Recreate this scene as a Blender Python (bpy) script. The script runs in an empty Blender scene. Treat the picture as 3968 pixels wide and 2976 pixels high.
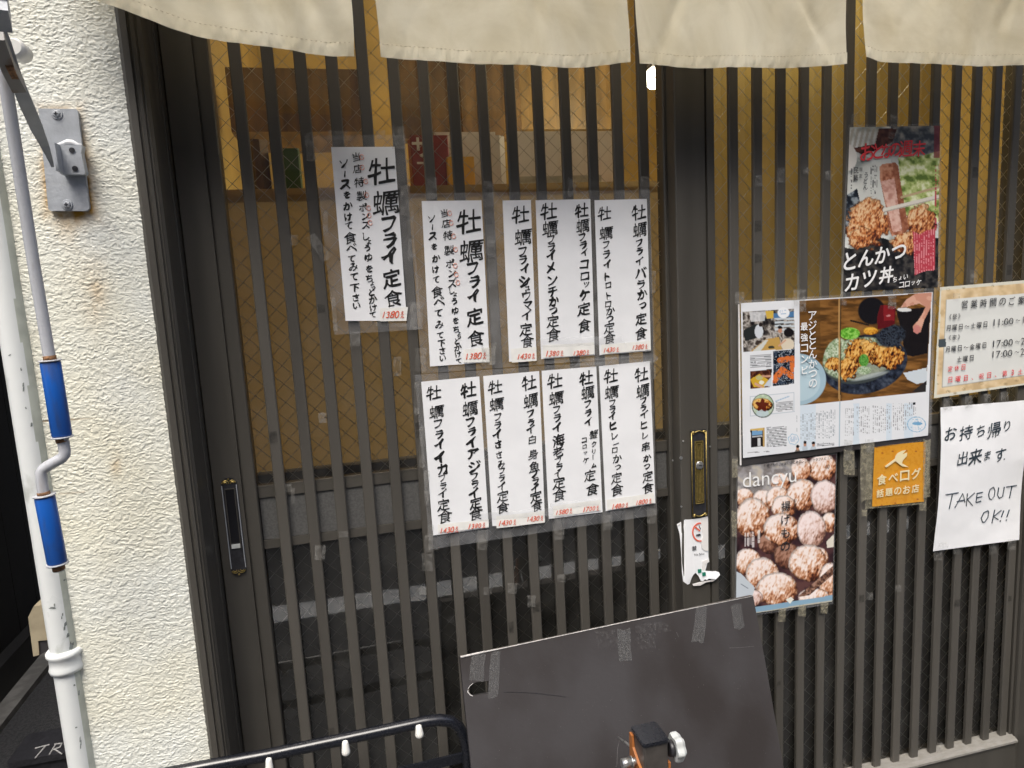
import bpy, bmesh, math, random
import numpy as np
from mathutils import Vector, Matrix, Euler

# ------------------------------------------------------------------ camera, sky, sun, exposure
C = bpy.context.scene.collection
SC = bpy.context.scene
W0, H0 = 3968.0, 2976.0
F0 = 2691.38
CAM = np.array([0.129765, -1.112690, 0.298662])
ROT = (1.42495456, 0.0531869970, -0.238257978)
cam = bpy.data.cameras.new("camera"); cam.sensor_fit = 'HORIZONTAL'; cam.sensor_width = 36.0
cam.lens = 36.0 * F0 / W0; cam.clip_start = 0.02; cam.clip_end = 200
co = bpy.data.objects.new("camera", cam); C.objects.link(co)
co.location = CAM; co.rotation_euler = ROT
SC.camera = co
RM = np.array(Euler(ROT, 'XYZ').to_matrix())

world = bpy.data.worlds.new("World"); SC.world = world; world.use_nodes = True
wn = world.node_tree.nodes; wl = world.node_tree.links
sky = wn.new('ShaderNodeTexSky'); sky.sky_type = 'NISHITA'; sky.sun_disc = False
SUN_EL, SUN_AZ = math.radians(62), math.radians(205)      # azimuth clockwise from +Y
sky.sun_elevation = SUN_EL; sky.sun_rotation = SUN_AZ
sky.air_density = 1.0; sky.dust_density = 6.0; sky.ozone_density = 1.0
bg = wn['Background']; wl.new(sky.outputs[0], bg.inputs[0]); bg.inputs[1].default_value = 0.13
sun = bpy.data.lights.new("sun", 'SUN'); sun.energy = 1.5; sun.angle = math.radians(34); sun.color = (0.985, 1.0, 0.95)
so = bpy.data.objects.new("sun", sun); C.objects.link(so)
sd = Vector((math.sin(SUN_AZ) * math.cos(SUN_EL), math.cos(SUN_AZ) * math.cos(SUN_EL), math.sin(SUN_EL)))
so.rotation_euler = (-sd).to_track_quat('-Z', 'Y').to_euler(); so.location = sd * 20
SC.view_settings.view_transform = 'Standard'; SC.view_settings.look = 'None'
SC.view_settings.exposure = 0.96; SC.view_settings.gamma = 1
SC.cycles.max_bounces = 10; SC.cycles.transparent_max_bounces = 24
SC.cycles.use_denoising = True; SC.cycles.sample_clamp_indirect = 6

# ------------------------------------------------------------------ pixel of the photograph <-> point on a plane
def ray(u, v):
    return RM @ np.array([(u - W0 / 2) / F0, (H0 / 2 - v) / F0, -1.0])
def P(u, v, Y=0.0):
    d = ray(u, v); return CAM + d * ((Y - CAM[1]) / d[1])
def PX(u, v, X):
    d = ray(u, v); return CAM + d * ((X - CAM[0]) / d[0])
def PZ(u, v, Z):
    d = ray(u, v); return CAM + d * ((Z - CAM[2]) / d[2])
DS = 3968 / 2212.0
def D(u, v, Y=0.0): return P(u * DS, v * DS, Y)
def proj(p):
    q = (np.asarray(p) - CAM) @ RM
    return W0 / 2 + F0 * q[..., 0] / -q[..., 2], H0 / 2 - F0 * q[..., 1] / -q[..., 2]
def px2m(p): return -((np.asarray(p) - CAM) @ RM)[2] / F0          # metres per photo pixel at p

# ------------------------------------------------------------------ mesh helpers
class MB:
    def __init__(s): s.v = []; s.f = []; s.mi = []; s.sm = []
    def add(s, vs, fs, mi=0, smooth=False):
        b = len(s.v); s.v += [tuple(map(float, p)) for p in vs]
        for f in fs: s.f.append([b + i for i in f]); s.mi.append(mi); s.sm.append(smooth)
    def box(s, x0, x1, y0, y1, z0, z1, mi=0, c=0.0):
        if c > 0:
            s.prism([(x0 + c, y0), (x1 - c, y0), (x1, y0 + c), (x1, y1 - c), (x1 - c, y1), (x0 + c, y1), (x0, y1 - c), (x0, y0 + c)], z0, z1, mi); return
        s.prism([(x0, y0), (x1, y0), (x1, y1), (x0, y1)], z0, z1, mi)
    def prism(s, pts, z0, z1, mi=0):                                # (x,y) outline, extruded along z
        n = len(pts)
        s.add([(x, y, z0) for x, y in pts] + [(x, y, z1) for x, y in pts],
              [[i, (i + 1) % n, n + (i + 1) % n, n + i] for i in range(n)] + [list(range(n))[::-1], list(range(n, 2 * n))], mi)
    def prism_x(s, pts, x0, x1, mi=0):                              # (y,z) outline, extruded along x
        n = len(pts)
        s.add([(x0, y, z) for y, z in pts] + [(x1, y, z) for y, z in pts],
              [[i, (i + 1) % n, n + (i + 1) % n, n + i] for i in range(n)] + [list(range(n))[::-1], list(range(n, 2 * n))], mi)
    def plate(s, pts, t, mi=0, smooth=False):                       # outline of 3D points in an XZ-ish sheet, thickness t towards +y
        n = len(pts)
        s.add([p for p in pts] + [(p[0], p[1] + t, p[2]) for p in pts],
              [[i, (i + 1) % n, n + (i + 1) % n, n + i] for i in range(n)] + [list(range(n))[::-1], list(range(n, 2 * n))], mi)
    def face(s, pts, mi=0): s.add(pts, [list(range(len(pts)))], mi)
    def tube(s, path, r, n=10, mi=0, caps=True):
        path = [Vector(p) for p in path]; rs = r if isinstance(r, (list, tuple)) else [r] * len(path)
        vs = []; up = None
        for i, p in enumerate(path):
            a = path[max(i - 1, 0)]; b = path[min(i + 1, len(path) - 1)]
            t = (b - a).normalized()
            if up is None:
                up = t.orthogonal().normalized()
            up = (up - t * up.dot(t)).normalized(); sd_ = t.cross(up)
            for k in range(n):
                an = 2 * math.pi * k / n; vs.append(p + (up * math.cos(an) + sd_ * math.sin(an)) * rs[i])
        fs = []
        for i in range(len(path) - 1):
            for k in range(n): fs.append([i * n + k, i * n + (k + 1) % n, (i + 1) * n + (k + 1) % n, (i + 1) * n + k])
        s.add(vs, fs, mi, n > 5)
        if caps:
            b = len(s.v) - len(vs)
            s.f.append([b + k for k in range(n)][::-1]); s.mi.append(mi); s.sm.append(False)
            s.f.append([b + (len(path) - 1) * n + k for k in range(n)]); s.mi.append(mi); s.sm.append(False)
    def bar(s, path, w, t, wd, mi=0):                               # flat bar: width along wd, thickness normal to it
        path = [Vector(p) for p in path]; wd = Vector(wd); vs = []
        ws = w if isinstance(w, (list, tuple)) else [w] * len(path)
        for i, p in enumerate(path):
            tg = (path[min(i + 1, len(path) - 1)] - path[max(i - 1, 0)]).normalized()
            a = (wd - tg * wd.dot(tg)).normalized(); b = tg.cross(a)
            for sa, sb in ((-1, -1), (1, -1), (1, 1), (-1, 1)): vs.append(p + a * sa * ws[i] / 2 + b * sb * t / 2)
        fs = [[0, 1, 2, 3][::-1], [len(vs) - 4 + k for k in range(4)]]
        for i in range(len(path) - 1):
            for k in range(4): fs.append([i * 4 + k, i * 4 + (k + 1) % 4, i * 4 + 4 + (k + 1) % 4, i * 4 + 4 + k])
        s.add(vs, fs, mi)
    def disc(s, c, nrm, r, h, n=20, mi=0, r2=None):
        c = Vector(c); nrm = Vector(nrm).normalized()
        s.tube([c, c + nrm * h], [r, r if r2 is None else r2], n, mi)
    def grid(s, pts, mi=0, smooth=True):                            # pts[j][i]
        nj, ni = len(pts), len(pts[0])
        s.add([p for row in pts for p in row],
              [[j * ni + i, (j + 1) * ni + i, (j + 1) * ni + i + 1, j * ni + i + 1] for j in range(nj - 1) for i in range(ni - 1)], mi, smooth)
    def build(s, name, mats, parent=None, col=None):
        if not isinstance(mats, (list, tuple)): mats = [mats]
        off = Vector((0, 0, 0)); q = parent
        while q is not None: off += q.location; q = q.parent
        me = bpy.data.meshes.new(name)
        loc = Vector((0, 0, 0))
        if parent is None and s.v:
            a = np.array(s.v); loc = Vector(((a[:, 0].min() + a[:, 0].max()) / 2, (a[:, 1].min() + a[:, 1].max()) / 2, a[:, 2].min()))
        o3 = loc + off
        me.from_pydata([(x - o3.x, y - o3.y, z - o3.z) for x, y, z in s.v], [], s.f)
        for m in mats: me.materials.append(m)
        me.polygons.foreach_set('material_index', s.mi); me.polygons.foreach_set('use_smooth', s.sm)
        if col is not None:
            at = me.color_attributes.new('col', 'FLOAT_COLOR', 'POINT')
            a = np.ones((len(s.v), 4), np.float32); a[:, :3] = col; at.data.foreach_set('color', a.ravel())
        me.update()
        o = bpy.data.objects.new(name, me); C.objects.link(o); o.location = loc
        if parent is not None: o.parent = parent
        return o

def tag(o, label=None, cat=None, group=None, kind=None):
    if label: o['label'] = label
    if cat: o['category'] = cat
    if group: o['group'] = group
    if kind: o['kind'] = kind
    return o
def thing(name, loc, label, cat, group=None):
    o = bpy.data.objects.new(name, None); o.empty_display_size = 0.05; C.objects.link(o); o.location = tuple(map(float, loc))
    return tag(o, label, cat, group)

# ------------------------------------------------------------------ materials
def nodes(name):
    m = bpy.data.materials.new(name); m.use_nodes = True
    nt = m.node_tree; return m, nt, nt.nodes['Principled BSDF']
def pm(name, col, rough=0.5, metal=0.0, var=0.0, scale=20, bump=0.0, bscale=200, stretch=(1, 1, 1), col2=None, spec=0.5, thr=(0.4, 0.6), trans=0.0, detail=4, coat=0):
    m, nt, b = nodes(name); L = nt.links
    b.inputs['Roughness'].default_value = rough; b.inputs['Metallic'].default_value = metal
    b.inputs['Specular IOR Level'].default_value = spec
    if coat: b.inputs['Coat Weight'].default_value = coat; b.inputs['Coat Roughness'].default_value = 0.15
    c1 = tuple(col) + (1,)
    if var or col2:
        tc = nt.nodes.new('ShaderNodeTexCoord'); mp = nt.nodes.new('ShaderNodeMapping'); mp.inputs['Scale'].default_value = stretch
        L.new(tc.outputs['Object'], mp.inputs[0])
        n = nt.nodes.new('ShaderNodeTexNoise'); n.inputs['Scale'].default_value = scale; n.inputs['Detail'].default_value = detail
        L.new(mp.outputs[0], n.inputs['Vector'])
        r = nt.nodes.new('ShaderNodeValToRGB'); r.color_ramp.elements[0].position = thr[0]; r.color_ramp.elements[1].position = thr[1]
        c2 = tuple(col2) + (1,) if col2 else tuple(max(0, x * (1 + var)) for x in col) + (1,)
        c0 = c1 if col2 else tuple(x * (1 - var) for x in col) + (1,)
        r.color_ramp.elements[0].color = c0; r.color_ramp.elements[1].color = c2
        L.new(n.outputs['Fac'], r.inputs[0]); L.new(r.outputs[0], b.inputs['Base Color'])
        rr = nt.nodes.new('ShaderNodeMapRange'); rr.inputs[3].default_value = max(0, rough - 0.1); rr.inputs[4].default_value = min(1, rough + 0.12)
        L.new(n.outputs['Fac'], rr.inputs[0]); L.new(rr.outputs[0], b.inputs['Roughness'])
    else:
        b.inputs['Base Color'].default_value = c1
    if bump:
        tc = nt.nodes.new('ShaderNodeTexCoord'); n = nt.nodes.new('ShaderNodeTexNoise'); n.inputs['Scale'].default_value = bscale; n.inputs['Detail'].default_value = 3
        L.new(tc.outputs['Object'], n.inputs['Vector'])
        bp = nt.nodes.new('ShaderNodeBump'); bp.inputs['Strength'].default_value = 1; bp.inputs['Distance'].default_value = bump
        L.new(n.outputs['Fac'], bp.inputs['Height']); L.new(bp.outputs[0], b.inputs['Normal'])
    return m
def mix_transp(name, alpha_lo, alpha_hi, col, rough=0.25, scale=60, thr=(0.4, 0.6), bump=0.0, spec=0.5):
    """thin clear plastic: mostly lets light through, slightly milky and glossy"""
    m, nt, b = nodes(name); L = nt.links
    b.inputs['Base Color'].default_value = tuple(col) + (1,); b.inputs['Roughness'].default_value = rough
    b.inputs['Specular IOR Level'].default_value = spec
    t = nt.nodes.new('ShaderNodeBsdfTransparent'); mx = nt.nodes.new('ShaderNodeMixShader')
    tc = nt.nodes.new('ShaderNodeTexCoord'); n = nt.nodes.new('ShaderNodeTexNoise'); n.inputs['Scale'].default_value = scale; n.inputs['Detail'].default_value = 5
    L.new(tc.outputs['Object'], n.inputs['Vector'])
    mr = nt.nodes.new('ShaderNodeMapRange'); mr.inputs[1].default_value = thr[0]; mr.inputs[2].default_value = thr[1]
    mr.inputs[3].default_value = alpha_lo; mr.inputs[4].default_value = alpha_hi
    L.new(n.outputs['Fac'], mr.inputs[0]); L.new(mr.outputs[0], mx.inputs[0])
    L.new(t.outputs[0], mx.inputs[1]); L.new(b.outputs[0], mx.inputs[2])
    if bump:
        bp = nt.nodes.new('ShaderNodeBump'); bp.inputs['Distance'].default_value = bump; L.new(n.outputs['Fac'], bp.inputs['Height']); L.new(bp.outputs[0], b.inputs['Normal'])
    L.new(mx.outputs[0], nt.nodes['Material Output'].inputs[0])
    return m
def glass_mat(name, tint=(0.93, 0.95, 0.93)):
    m, nt, b = nodes(name); L = nt.links; nt.nodes.remove(b)
    t = nt.nodes.new('ShaderNodeBsdfTransparent'); t.inputs[0].default_value = tuple(tint) + (1,)
    g = nt.nodes.new('ShaderNodeBsdfGlossy'); g.inputs['Roughness'].default_value = 0.02
    fr = nt.nodes.new('ShaderNodeFresnel'); fr.inputs[0].default_value = 1.9
    tc = nt.nodes.new('ShaderNodeTexCoord'); n = nt.nodes.new('ShaderNodeTexNoise'); n.inputs['Scale'].default_value = 9
    L.new(tc.outputs['Object'], n.inputs['Vector'])
    bp = nt.nodes.new('ShaderNodeBump'); bp.inputs['Distance'].default_value = 0.00015; L.new(n.outputs['Fac'], bp.inputs['Height'])
    L.new(bp.outputs[0], g.inputs['Normal'])
    mx = nt.nodes.new('ShaderNodeMixShader'); L.new(fr.outputs[0], mx.inputs[0]); L.new(t.outputs[0], mx.inputs[1]); L.new(g.outputs[0], mx.inputs[2])
    df = nt.nodes.new('ShaderNodeBsdfDiffuse'); df.inputs[0].default_value = (0.55, 0.54, 0.51, 1)   # street dust, put in to lay a grey haze over the dark gaps
    n2 = nt.nodes.new('ShaderNodeTexNoise'); n2.inputs['Scale'].default_value = 14; n2.inputs['Detail'].default_value = 6; L.new(tc.outputs['Object'], n2.inputs['Vector'])
    mr = nt.nodes.new('ShaderNodeMapRange'); mr.inputs[1].default_value = .3; mr.inputs[2].default_value = .7; mr.inputs[3].default_value = .012; mr.inputs[4].default_value = .05
    L.new(n2.outputs['Fac'], mr.inputs[0]); m2 = nt.nodes.new('ShaderNodeMixShader'); L.new(mr.outputs[0], m2.inputs[0]); L.new(mx.outputs[0], m2.inputs[1]); L.new(df.outputs[0], m2.inputs[2])
    L.new(m2.outputs[0], nt.nodes['Material Output'].inputs[0]); return m
def print_mat(name, rough=0.35, spec=0.4, bump=0.0):
    m, nt, b = nodes(name); a = nt.nodes.new('ShaderNodeAttribute'); a.attribute_name = 'col'
    nt.links.new(a.outputs['Color'], b.inputs['Base Color']); b.inputs['Roughness'].default_value = rough; b.inputs['Specular IOR Level'].default_value = spec
    if bump:
        tc = nt.nodes.new('ShaderNodeTexCoord'); n = nt.nodes.new('ShaderNodeTexNoise'); n.inputs['Scale'].default_value = 18
        nt.links.new(tc.outputs['Object'], n.inputs['Vector'])
        bp = nt.nodes.new('ShaderNodeBump'); bp.inputs['Distance'].default_value = bump; nt.links.new(n.outputs['Fac'], bp.inputs['Height']); nt.links.new(bp.outputs[0], b.inputs['Normal'])
    return m
def emit_mat(name, col, s):
    m, nt, b = nodes(name); b.inputs['Base Color'].default_value = (1, 1, 1, 1)
    b.inputs['Emission Color'].default_value = tuple(col) + (1,); b.inputs['Emission Strength'].default_value = s; return m

def stucco_mat():
    m, nt, b = nodes('stucco'); L = nt.links; N = nt.nodes.new
    tc = N('ShaderNodeTexCoord')
    # stains: rust weeping under the bracket plate, yellow blotches, hairline cracks
    base = (0.735, 0.75, 0.70, 1)
    n1 = N('ShaderNodeTexNoise'); n1.inputs['Scale'].default_value = 5; n1.inputs['Detail'].default_value = 6
    L.new(tc.outputs['Object'], n1.inputs['Vector'])
    r1 = N('ShaderNodeValToRGB'); r1.color_ramp.elements[0].position = 0.40; r1.color_ramp.elements[1].position = 0.66
    r1.color_ramp.elements[0].color = base; r1.color_ramp.elements[1].color = (0.73, 0.71, 0.585, 1)
    L.new(n1.outputs['Fac'], r1.inputs[0])
    n3 = N('ShaderNodeTexNoise'); n3.inputs['Scale'].default_value = 45; n3.inputs['Detail'].default_value = 8
    L.new(tc.outputs['Object'], n3.inputs['Vector'])
    at = N('ShaderNodeAttribute'); at.attribute_name = 'col'        # red channel: how rusty the paint is here
    sp = N('ShaderNodeSeparateColor'); L.new(at.outputs['Color'], sp.inputs[0])
    ad = N('ShaderNodeMath'); ad.operation = 'MULTIPLY'; 
    mr = N('ShaderNodeMapRange'); mr.inputs[1].default_value = 0.25; mr.inputs[2].default_value = 0.52
    L.new(n3.outputs['Fac'], mr.inputs[0]); L.new(mr.outputs[0], ad.inputs[0]); L.new(sp.outputs[0], ad.inputs[1])
    mx = N('ShaderNodeMix'); mx.data_type = 'RGBA'; mx.inputs[7].default_value = (0.44, 0.23, 0.022, 1)
    L.new(ad.outputs[0], mx.inputs[0]); L.new(r1.outputs[0], mx.inputs[6])
    mx2 = N('ShaderNodeMix'); mx2.data_type = 'RGBA'; mx2.inputs[7].default_value = (0.22, 0.15, 0.08, 1)
    L.new(sp.outputs[1], mx2.inputs[0]); L.new(mx.outputs[2], mx2.inputs[6])
    L.new(mx2.outputs[2], b.inputs['Base Color']); b.inputs['Roughness'].default_value = 0.55; b.inputs['Specular IOR Level'].default_value = 0.35
    return m

M = {}
M['stucco'] = stucco_mat()
M['frame'] = pm('brown_metal', (0.062, 0.057, 0.049), 0.38, 0.0, 0.14, 30, 0.00012, 500, (1, 1, 0.08), thr=(0.3, 0.7))
M['slat'] = pm('slat_metal', (0.076, 0.070, 0.061), 0.36, 0.0, 0.12, 22, 0.0001, 500, (1, 1, 0.1), thr=(0.3, 0.7))
def vary(m, amt):
    nt = m.node_tree; b = nt.nodes['Principled BSDF']; l = b.inputs['Base Color'].links[0]; src = l.from_socket
    oi = nt.nodes.new('ShaderNodeObjectInfo'); mr = nt.nodes.new('ShaderNodeMapRange'); mr.inputs[3].default_value = 1 - amt; mr.inputs[4].default_value = 1 + amt
    nt.links.new(oi.outputs['Random'], mr.inputs[0]); vm = nt.nodes.new('ShaderNodeVectorMath'); vm.operation = 'SCALE'
    nt.links.new(src, vm.inputs[0]); nt.links.new(mr.outputs[0], vm.inputs['Scale']); nt.links.new(vm.outputs[0], b.inputs['Base Color'])
vary(M['slat'], .16)
M['residue_dark'] = mix_transp('old_tape_residue', 0.15, 0.55, (0.03, 0.028, 0.025), 0.6, 120, (.35, .65)) if 'mix_transp' in globals() else None  # dark marks that old tape left on the slats
M['panel'] = pm('rail_panel', (0.085, 0.084, 0.082), 0.5, 0, 0.15, 300, 0.0003, 900)
M['dust'] = pm('dusty_ledge', (0.17, 0.16, 0.14), 0.8, 0, 0.0, 60, 0.0004, 200, (1, 3, 1), col2=(0.21, 0.20, 0.185), thr=(0.35, 0.65))
M['glass'] = glass_mat('wired_glass')
M['wire'] = pm('wire', (0.44, 0.44, 0.42), 0.45, 0.1)
M['black'] = pm('black_plate', (0.022, 0.022, 0.026), 0.38, 0, 0.3, 150, 0.0001, 700)
M['gold'] = pm('gold_trim', (0.36, 0.27, 0.09), 0.38, 0.75, 0.2, 200)
M['gold_dark'] = pm('gold_groove', (0.13, 0.10, 0.03), 0.5, 0.5)
M['steel'] = pm('steel', (0.55, 0.55, 0.54), 0.3, 0.85, 0.1, 200)
M['grey_paint'] = pm('grey_paint', (0.36, 0.38, 0.41), 0.38, 0, 0.10, 40, 0.0006, 160, thr=(0.35, 0.65))
M['rusty_paint'] = pm('rusty_grey_paint', (0.22, 0.21, 0.20), 0.5, 0, 0, 38, 0.0004, 200, col2=(0.16, 0.08, 0.03), thr=(0.55, 0.68))
M['rust'] = pm('rust', (0.20, 0.10, 0.045), 0.8, 0, 0.4, 300, 0.0003, 600)
M['weld'] = pm('weld_bead', (0.75, 0.76, 0.78), 0.35)
M['rod'] = pm('rod_paint', (0.46, 0.47, 0.50), 0.35, 0, 0.0, 90, 0.0002, 300, (1, 1, .3), col2=(0.36, 0.34, 0.33), thr=(0.55, 0.75))
M['blue'] = pm('blue_grip', (0.006, 0.085, 0.38), 0.38, 0, 0.0, 110, 0.0001, 300, (1, 1, .2), col2=(0.03, 0.06, 0.17), thr=(0.50, 0.74), detail=8)
M['pipe'] = pm('pipe_paint', (0.72, 0.74, 0.73), 0.30, 0, 0.0, 26, 0.0004, 60, (1, 1, 0.6), col2=(0.50, 0.52, 0.49), thr=(0.62, 0.72), detail=8)
M['pipe_bare'] = pm('pipe_bare', (0.46, 0.48, 0.42), 0.45, 0, 0.1, 40, 0.0003, 80)
M['scuff'] = pm('grey_scuff', (0.20, 0.22, 0.21), 0.6, 0, 0.3, 300)
M['paper'] = pm('white_paper', (0.80, 0.81, 0.83), 0.6, 0, 0.02, 15, 0.0006, 25)
M['tagpaper'] = pm('price_paper', (0.80, 0.795, 0.76), 0.6, 0, 0.03, 60)
M['ink'] = pm('black_ink', (0.012, 0.012, 0.012), 0.45)
M['ink_red'] = pm('red_ink', (0.72, 0.12, 0.06), 0.5)
M['ink_pink'] = pm('pale_red_ink', (0.80, 0.30, 0.20), 0.5)
M['marker'] = pm('grey_marker', (0.03, 0.045, 0.06), 0.5, 0, 0.3, 200)
M['print_red'] = pm('print_red', (0.72, 0.05, 0.06), 0.4)
M['print_white'] = pm('print_white', (0.82, 0.82, 0.82), 0.35)
M['print_black'] = pm('print_black', (0.02, 0.02, 0.025), 0.4)
M['print_pale'] = pm('print_pale_yellow', (0.78, 0.68, 0.42), 0.4)
M['green'] = pm('print_green', (0.01, 0.19, 0.12), 0.4)
M['film'] = mix_transp('laminate_film', 0.10, 0.20, (0.60, 0.61, 0.63), 0.22, 22, bump=0.0012)
M['tape'] = mix_transp('clear_tape', 0.08, 0.40, (0.40, 0.39, 0.365), 0.3, 120, (0.42, 0.72), bump=0.0006)
M['tape_old'] = mix_transp('yellowed_tape', 0.25, 0.62, (0.36, 0.33, 0.24), 0.4, 160, (0.4, 0.65), bump=0.0006)
M['tape_grey'] = mix_transp('crazed_tape', 0.12, 0.60, (0.17, 0.17, 0.17), 0.45, 620, (0.42, 0.66), bump=0.0005)
M['residue'] = mix_transp('glue_residue', 0.0, 0.22, (0.20, 0.195, 0.195), 0.5, 200, (0.46, 0.74))
M['print'] = print_mat('printed_sheet', 0.42, 0.3, 0.0008)
M['print_gloss'] = print_mat('printed_gloss_sheet', 0.22, 0.5, 0.0012)
M['board'] = pm('coated_plywood', (0.028, 0.024, 0.0235), 0.48, 0, 0, 7, 0.0002, 120, (1, 1, .7), col2=(0.044, 0.041, 0.043), thr=(0.36, 0.58), detail=9, spec=.35)
M['board_edge'] = pm('plywood_edge', (0.06, 0.05, 0.046), 0.7, 0, 0.0, 120, col2=(0.13, 0.115, 0.10), stretch=(1, 1, 4))
M['scratch'] = pm('scratch_grey', (0.14, 0.135, 0.135), 0.6, 0, 0.3, 400)
M['worn'] = pm('worn_white_edge', (0.48, 0.46, 0.45), 0.6, 0, 0.2, 200)
M['orange'] = pm('orange_paint', (0.34, 0.12, 0.035), 0.4, 0, 0, 70, col2=(0.35, 0.13, 0.03), thr=(0.5, 0.75))
M['post_brown'] = pm('post_paint', (0.06, 0.053, 0.048), 0.45, 0, .15, 60)
M['knob'] = pm('grey_plastic', (0.48, 0.50, 0.49), 0.45, 0, 0.08, 60)
M['blackpaint'] = pm('gloss_black_paint', (0.008, 0.009, 0.013), 0.27, 0, 0, 120, 0.0001, 150, col2=(0.03, 0.03, 0.035), thr=(0.66, 0.8), coat=0.3)
M['white_plastic'] = pm('white_plastic', (0.80, 0.79, 0.74), 0.3)
M['asphalt'] = pm('asphalt', (0.055, 0.055, 0.057), 0.85, 0, 0.3, 120, 0.003, 300)
M['line'] = pm('road_paint', (0.80, 0.80, 0.78), 0.6, 0, 0, 14, col2=(0.5, 0.5, 0.49), thr=(0.55, 0.75))
M['concrete'] = pm('concrete', (0.20, 0.195, 0.18), 0.8, 0, 0.2, 20, 0.001, 90)
M['plain_wall'] = pm('plain_plaster', (0.66, 0.64, 0.57), 0.8, 0, 0.05, 9, 0.0012, 160)
M['dark_wall'] = pm('dark_siding', (0.020, 0.019, 0.018), 0.6, 0, 0.2, 8)
M['beige_plastic'] = pm('beige_plastic', (0.34, 0.29, 0.20), 0.5, 0, 0.12, 30)
M['chalk'] = pm('chalk', (0.38, 0.38, 0.38), 0.8, 0, 0.3, 300)
M['ochre'] = pm('ochre_plaster', (0.50, 0.37, 0.115), 0.7, 0, 0.2, 4, thr=(0.3, 0.7))
M['room_dark'] = pm('dark_room', (0.06, 0.045, 0.03), 0.8)
M['wood_dark'] = pm('dark_brown_wood', (0.085, 0.045, 0.018), 0.5, 0, 0, 7, stretch=(6, 1, 1), col2=(0.22, 0.125, 0.04), thr=(0.38, 0.68))
M['wood_mid'] = pm('amber_wood', (0.42, 0.20, 0.05), 0.5, 0, 0.25, 6, stretch=(6, 1, 1))
def screen_mat():
    m = pm('tan_paper_screen', (0.34, 0.26, 0.12), 0.65, 0, 0.12, 6, thr=(0.3, 0.7)); nt = m.node_tree; b = nt.nodes['Principled BSDF']
    t = nt.nodes.new('ShaderNodeBsdfTranslucent'); t.inputs[0].default_value = (0.42, 0.33, 0.18, 1); mx = nt.nodes.new('ShaderNodeMixShader'); mx.inputs[0].default_value = 0.5
    nt.links.new(b.outputs[0], mx.inputs[1]); nt.links.new(t.outputs[0], mx.inputs[2]); nt.links.new(mx.outputs[0], nt.nodes['Material Output'].inputs[0]); return m
M['tan'] = screen_mat()
M['wood_olive'] = pm('olive_wood', (0.24, 0.15, 0.045), 0.5, 0, 0.3, 5, stretch=(6, 1, 1))
M['lower_shade'] = pm('lower_shade_grey', (0.10, 0.098, 0.092), 0.7, 0, 0.3, 6, thr=(.3, .7))  # shade of the lower room put into a dark base colour
M['facade'] = pm('grey_facade', (0.16, 0.15, 0.14), 0.7, 0, 0.15, 3)
M['win'] = pm('dark_window', (0.03, 0.035, 0.04), 0.1)
M['awning'] = pm('awning_canvas', (0.24, 0.23, 0.20), 0.8)
M['redbox'] = pm('red_box', (0.26, 0.035, 0.03), 0.5)
M['greenbox'] = pm('green_box', (0.05, 0.12, 0.035), 0.5)
M['yellowbox'] = pm('yellow_box', (0.75, 0.45, 0.05), 0.5)
M['whitecard'] = pm('white_card', (0.74, 0.72, 0.70), 0.6)
M['lamp'] = emit_mat('lamp_glow', (1.0, 0.90, 0.70), 9)

def cloth_mat():
    m, nt, b = nodes('noren_cotton'); L = nt.links; N = nt.nodes.new
    tc = N('ShaderNodeTexCoord'); n = N('ShaderNodeTexNoise'); n.inputs['Scale'].default_value = 9; n.inputs['Detail'].default_value = 8; n.inputs['Roughness'].default_value = .62; n.inputs['Distortion'].default_value = .6
    L.new(tc.outputs['Object'], n.inputs['Vector'])
    r = N('ShaderNodeValToRGB'); r.color_ramp.elements[0].position = 0.35; r.color_ramp.elements[1].position = 0.65
    r.color_ramp.elements[0].color = (0.62, 0.56, 0.40, 1); r.color_ramp.elements[1].color = (0.80, 0.75, 0.59, 1)
    L.new(n.outputs['Fac'], r.inputs[0]); L.new(r.outputs[0], b.inputs['Base Color'])
    b.inputs['Roughness'].default_value = 0.85; b.inputs['Specular IOR Level'].default_value = 0.15
    w = N('ShaderNodeTexWave'); w.inputs['Scale'].default_value = 320; w.bands_direction = 'X'
    w2 = N('ShaderNodeTexWave'); w2.inputs['Scale'].default_value = 320; w2.bands_direction = 'Z'
    L.new(tc.outputs['Object'], w.inputs['Vector']); L.new(tc.outputs['Object'], w2.inputs['Vector'])
    ad = N('ShaderNodeMath'); ad.operation = 'ADD'; L.new(w.outputs['Fac'], ad.inputs[0]); L.new(w2.outputs['Fac'], ad.inputs[1])
    bp = N('ShaderNodeBump'); bp.inputs['Distance'].default_value = 0.0003; L.new(ad.outputs[0], bp.inputs['Height']); L.new(bp.outputs[0], b.inputs['Normal'])
    t = N('ShaderNodeBsdfTranslucent'); t.inputs[0].default_value = (0.70, 0.58, 0.36, 1)
    mx = N('ShaderNodeMixShader'); mx.inputs[0].default_value = 0.22
    L.new(b.outputs[0], mx.inputs[1]); L.new(t.outputs[0], mx.inputs[2]); L.new(mx.outputs[0], nt.nodes['Material Output'].inputs[0])
    return m
M['cloth'] = cloth_mat()

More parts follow.
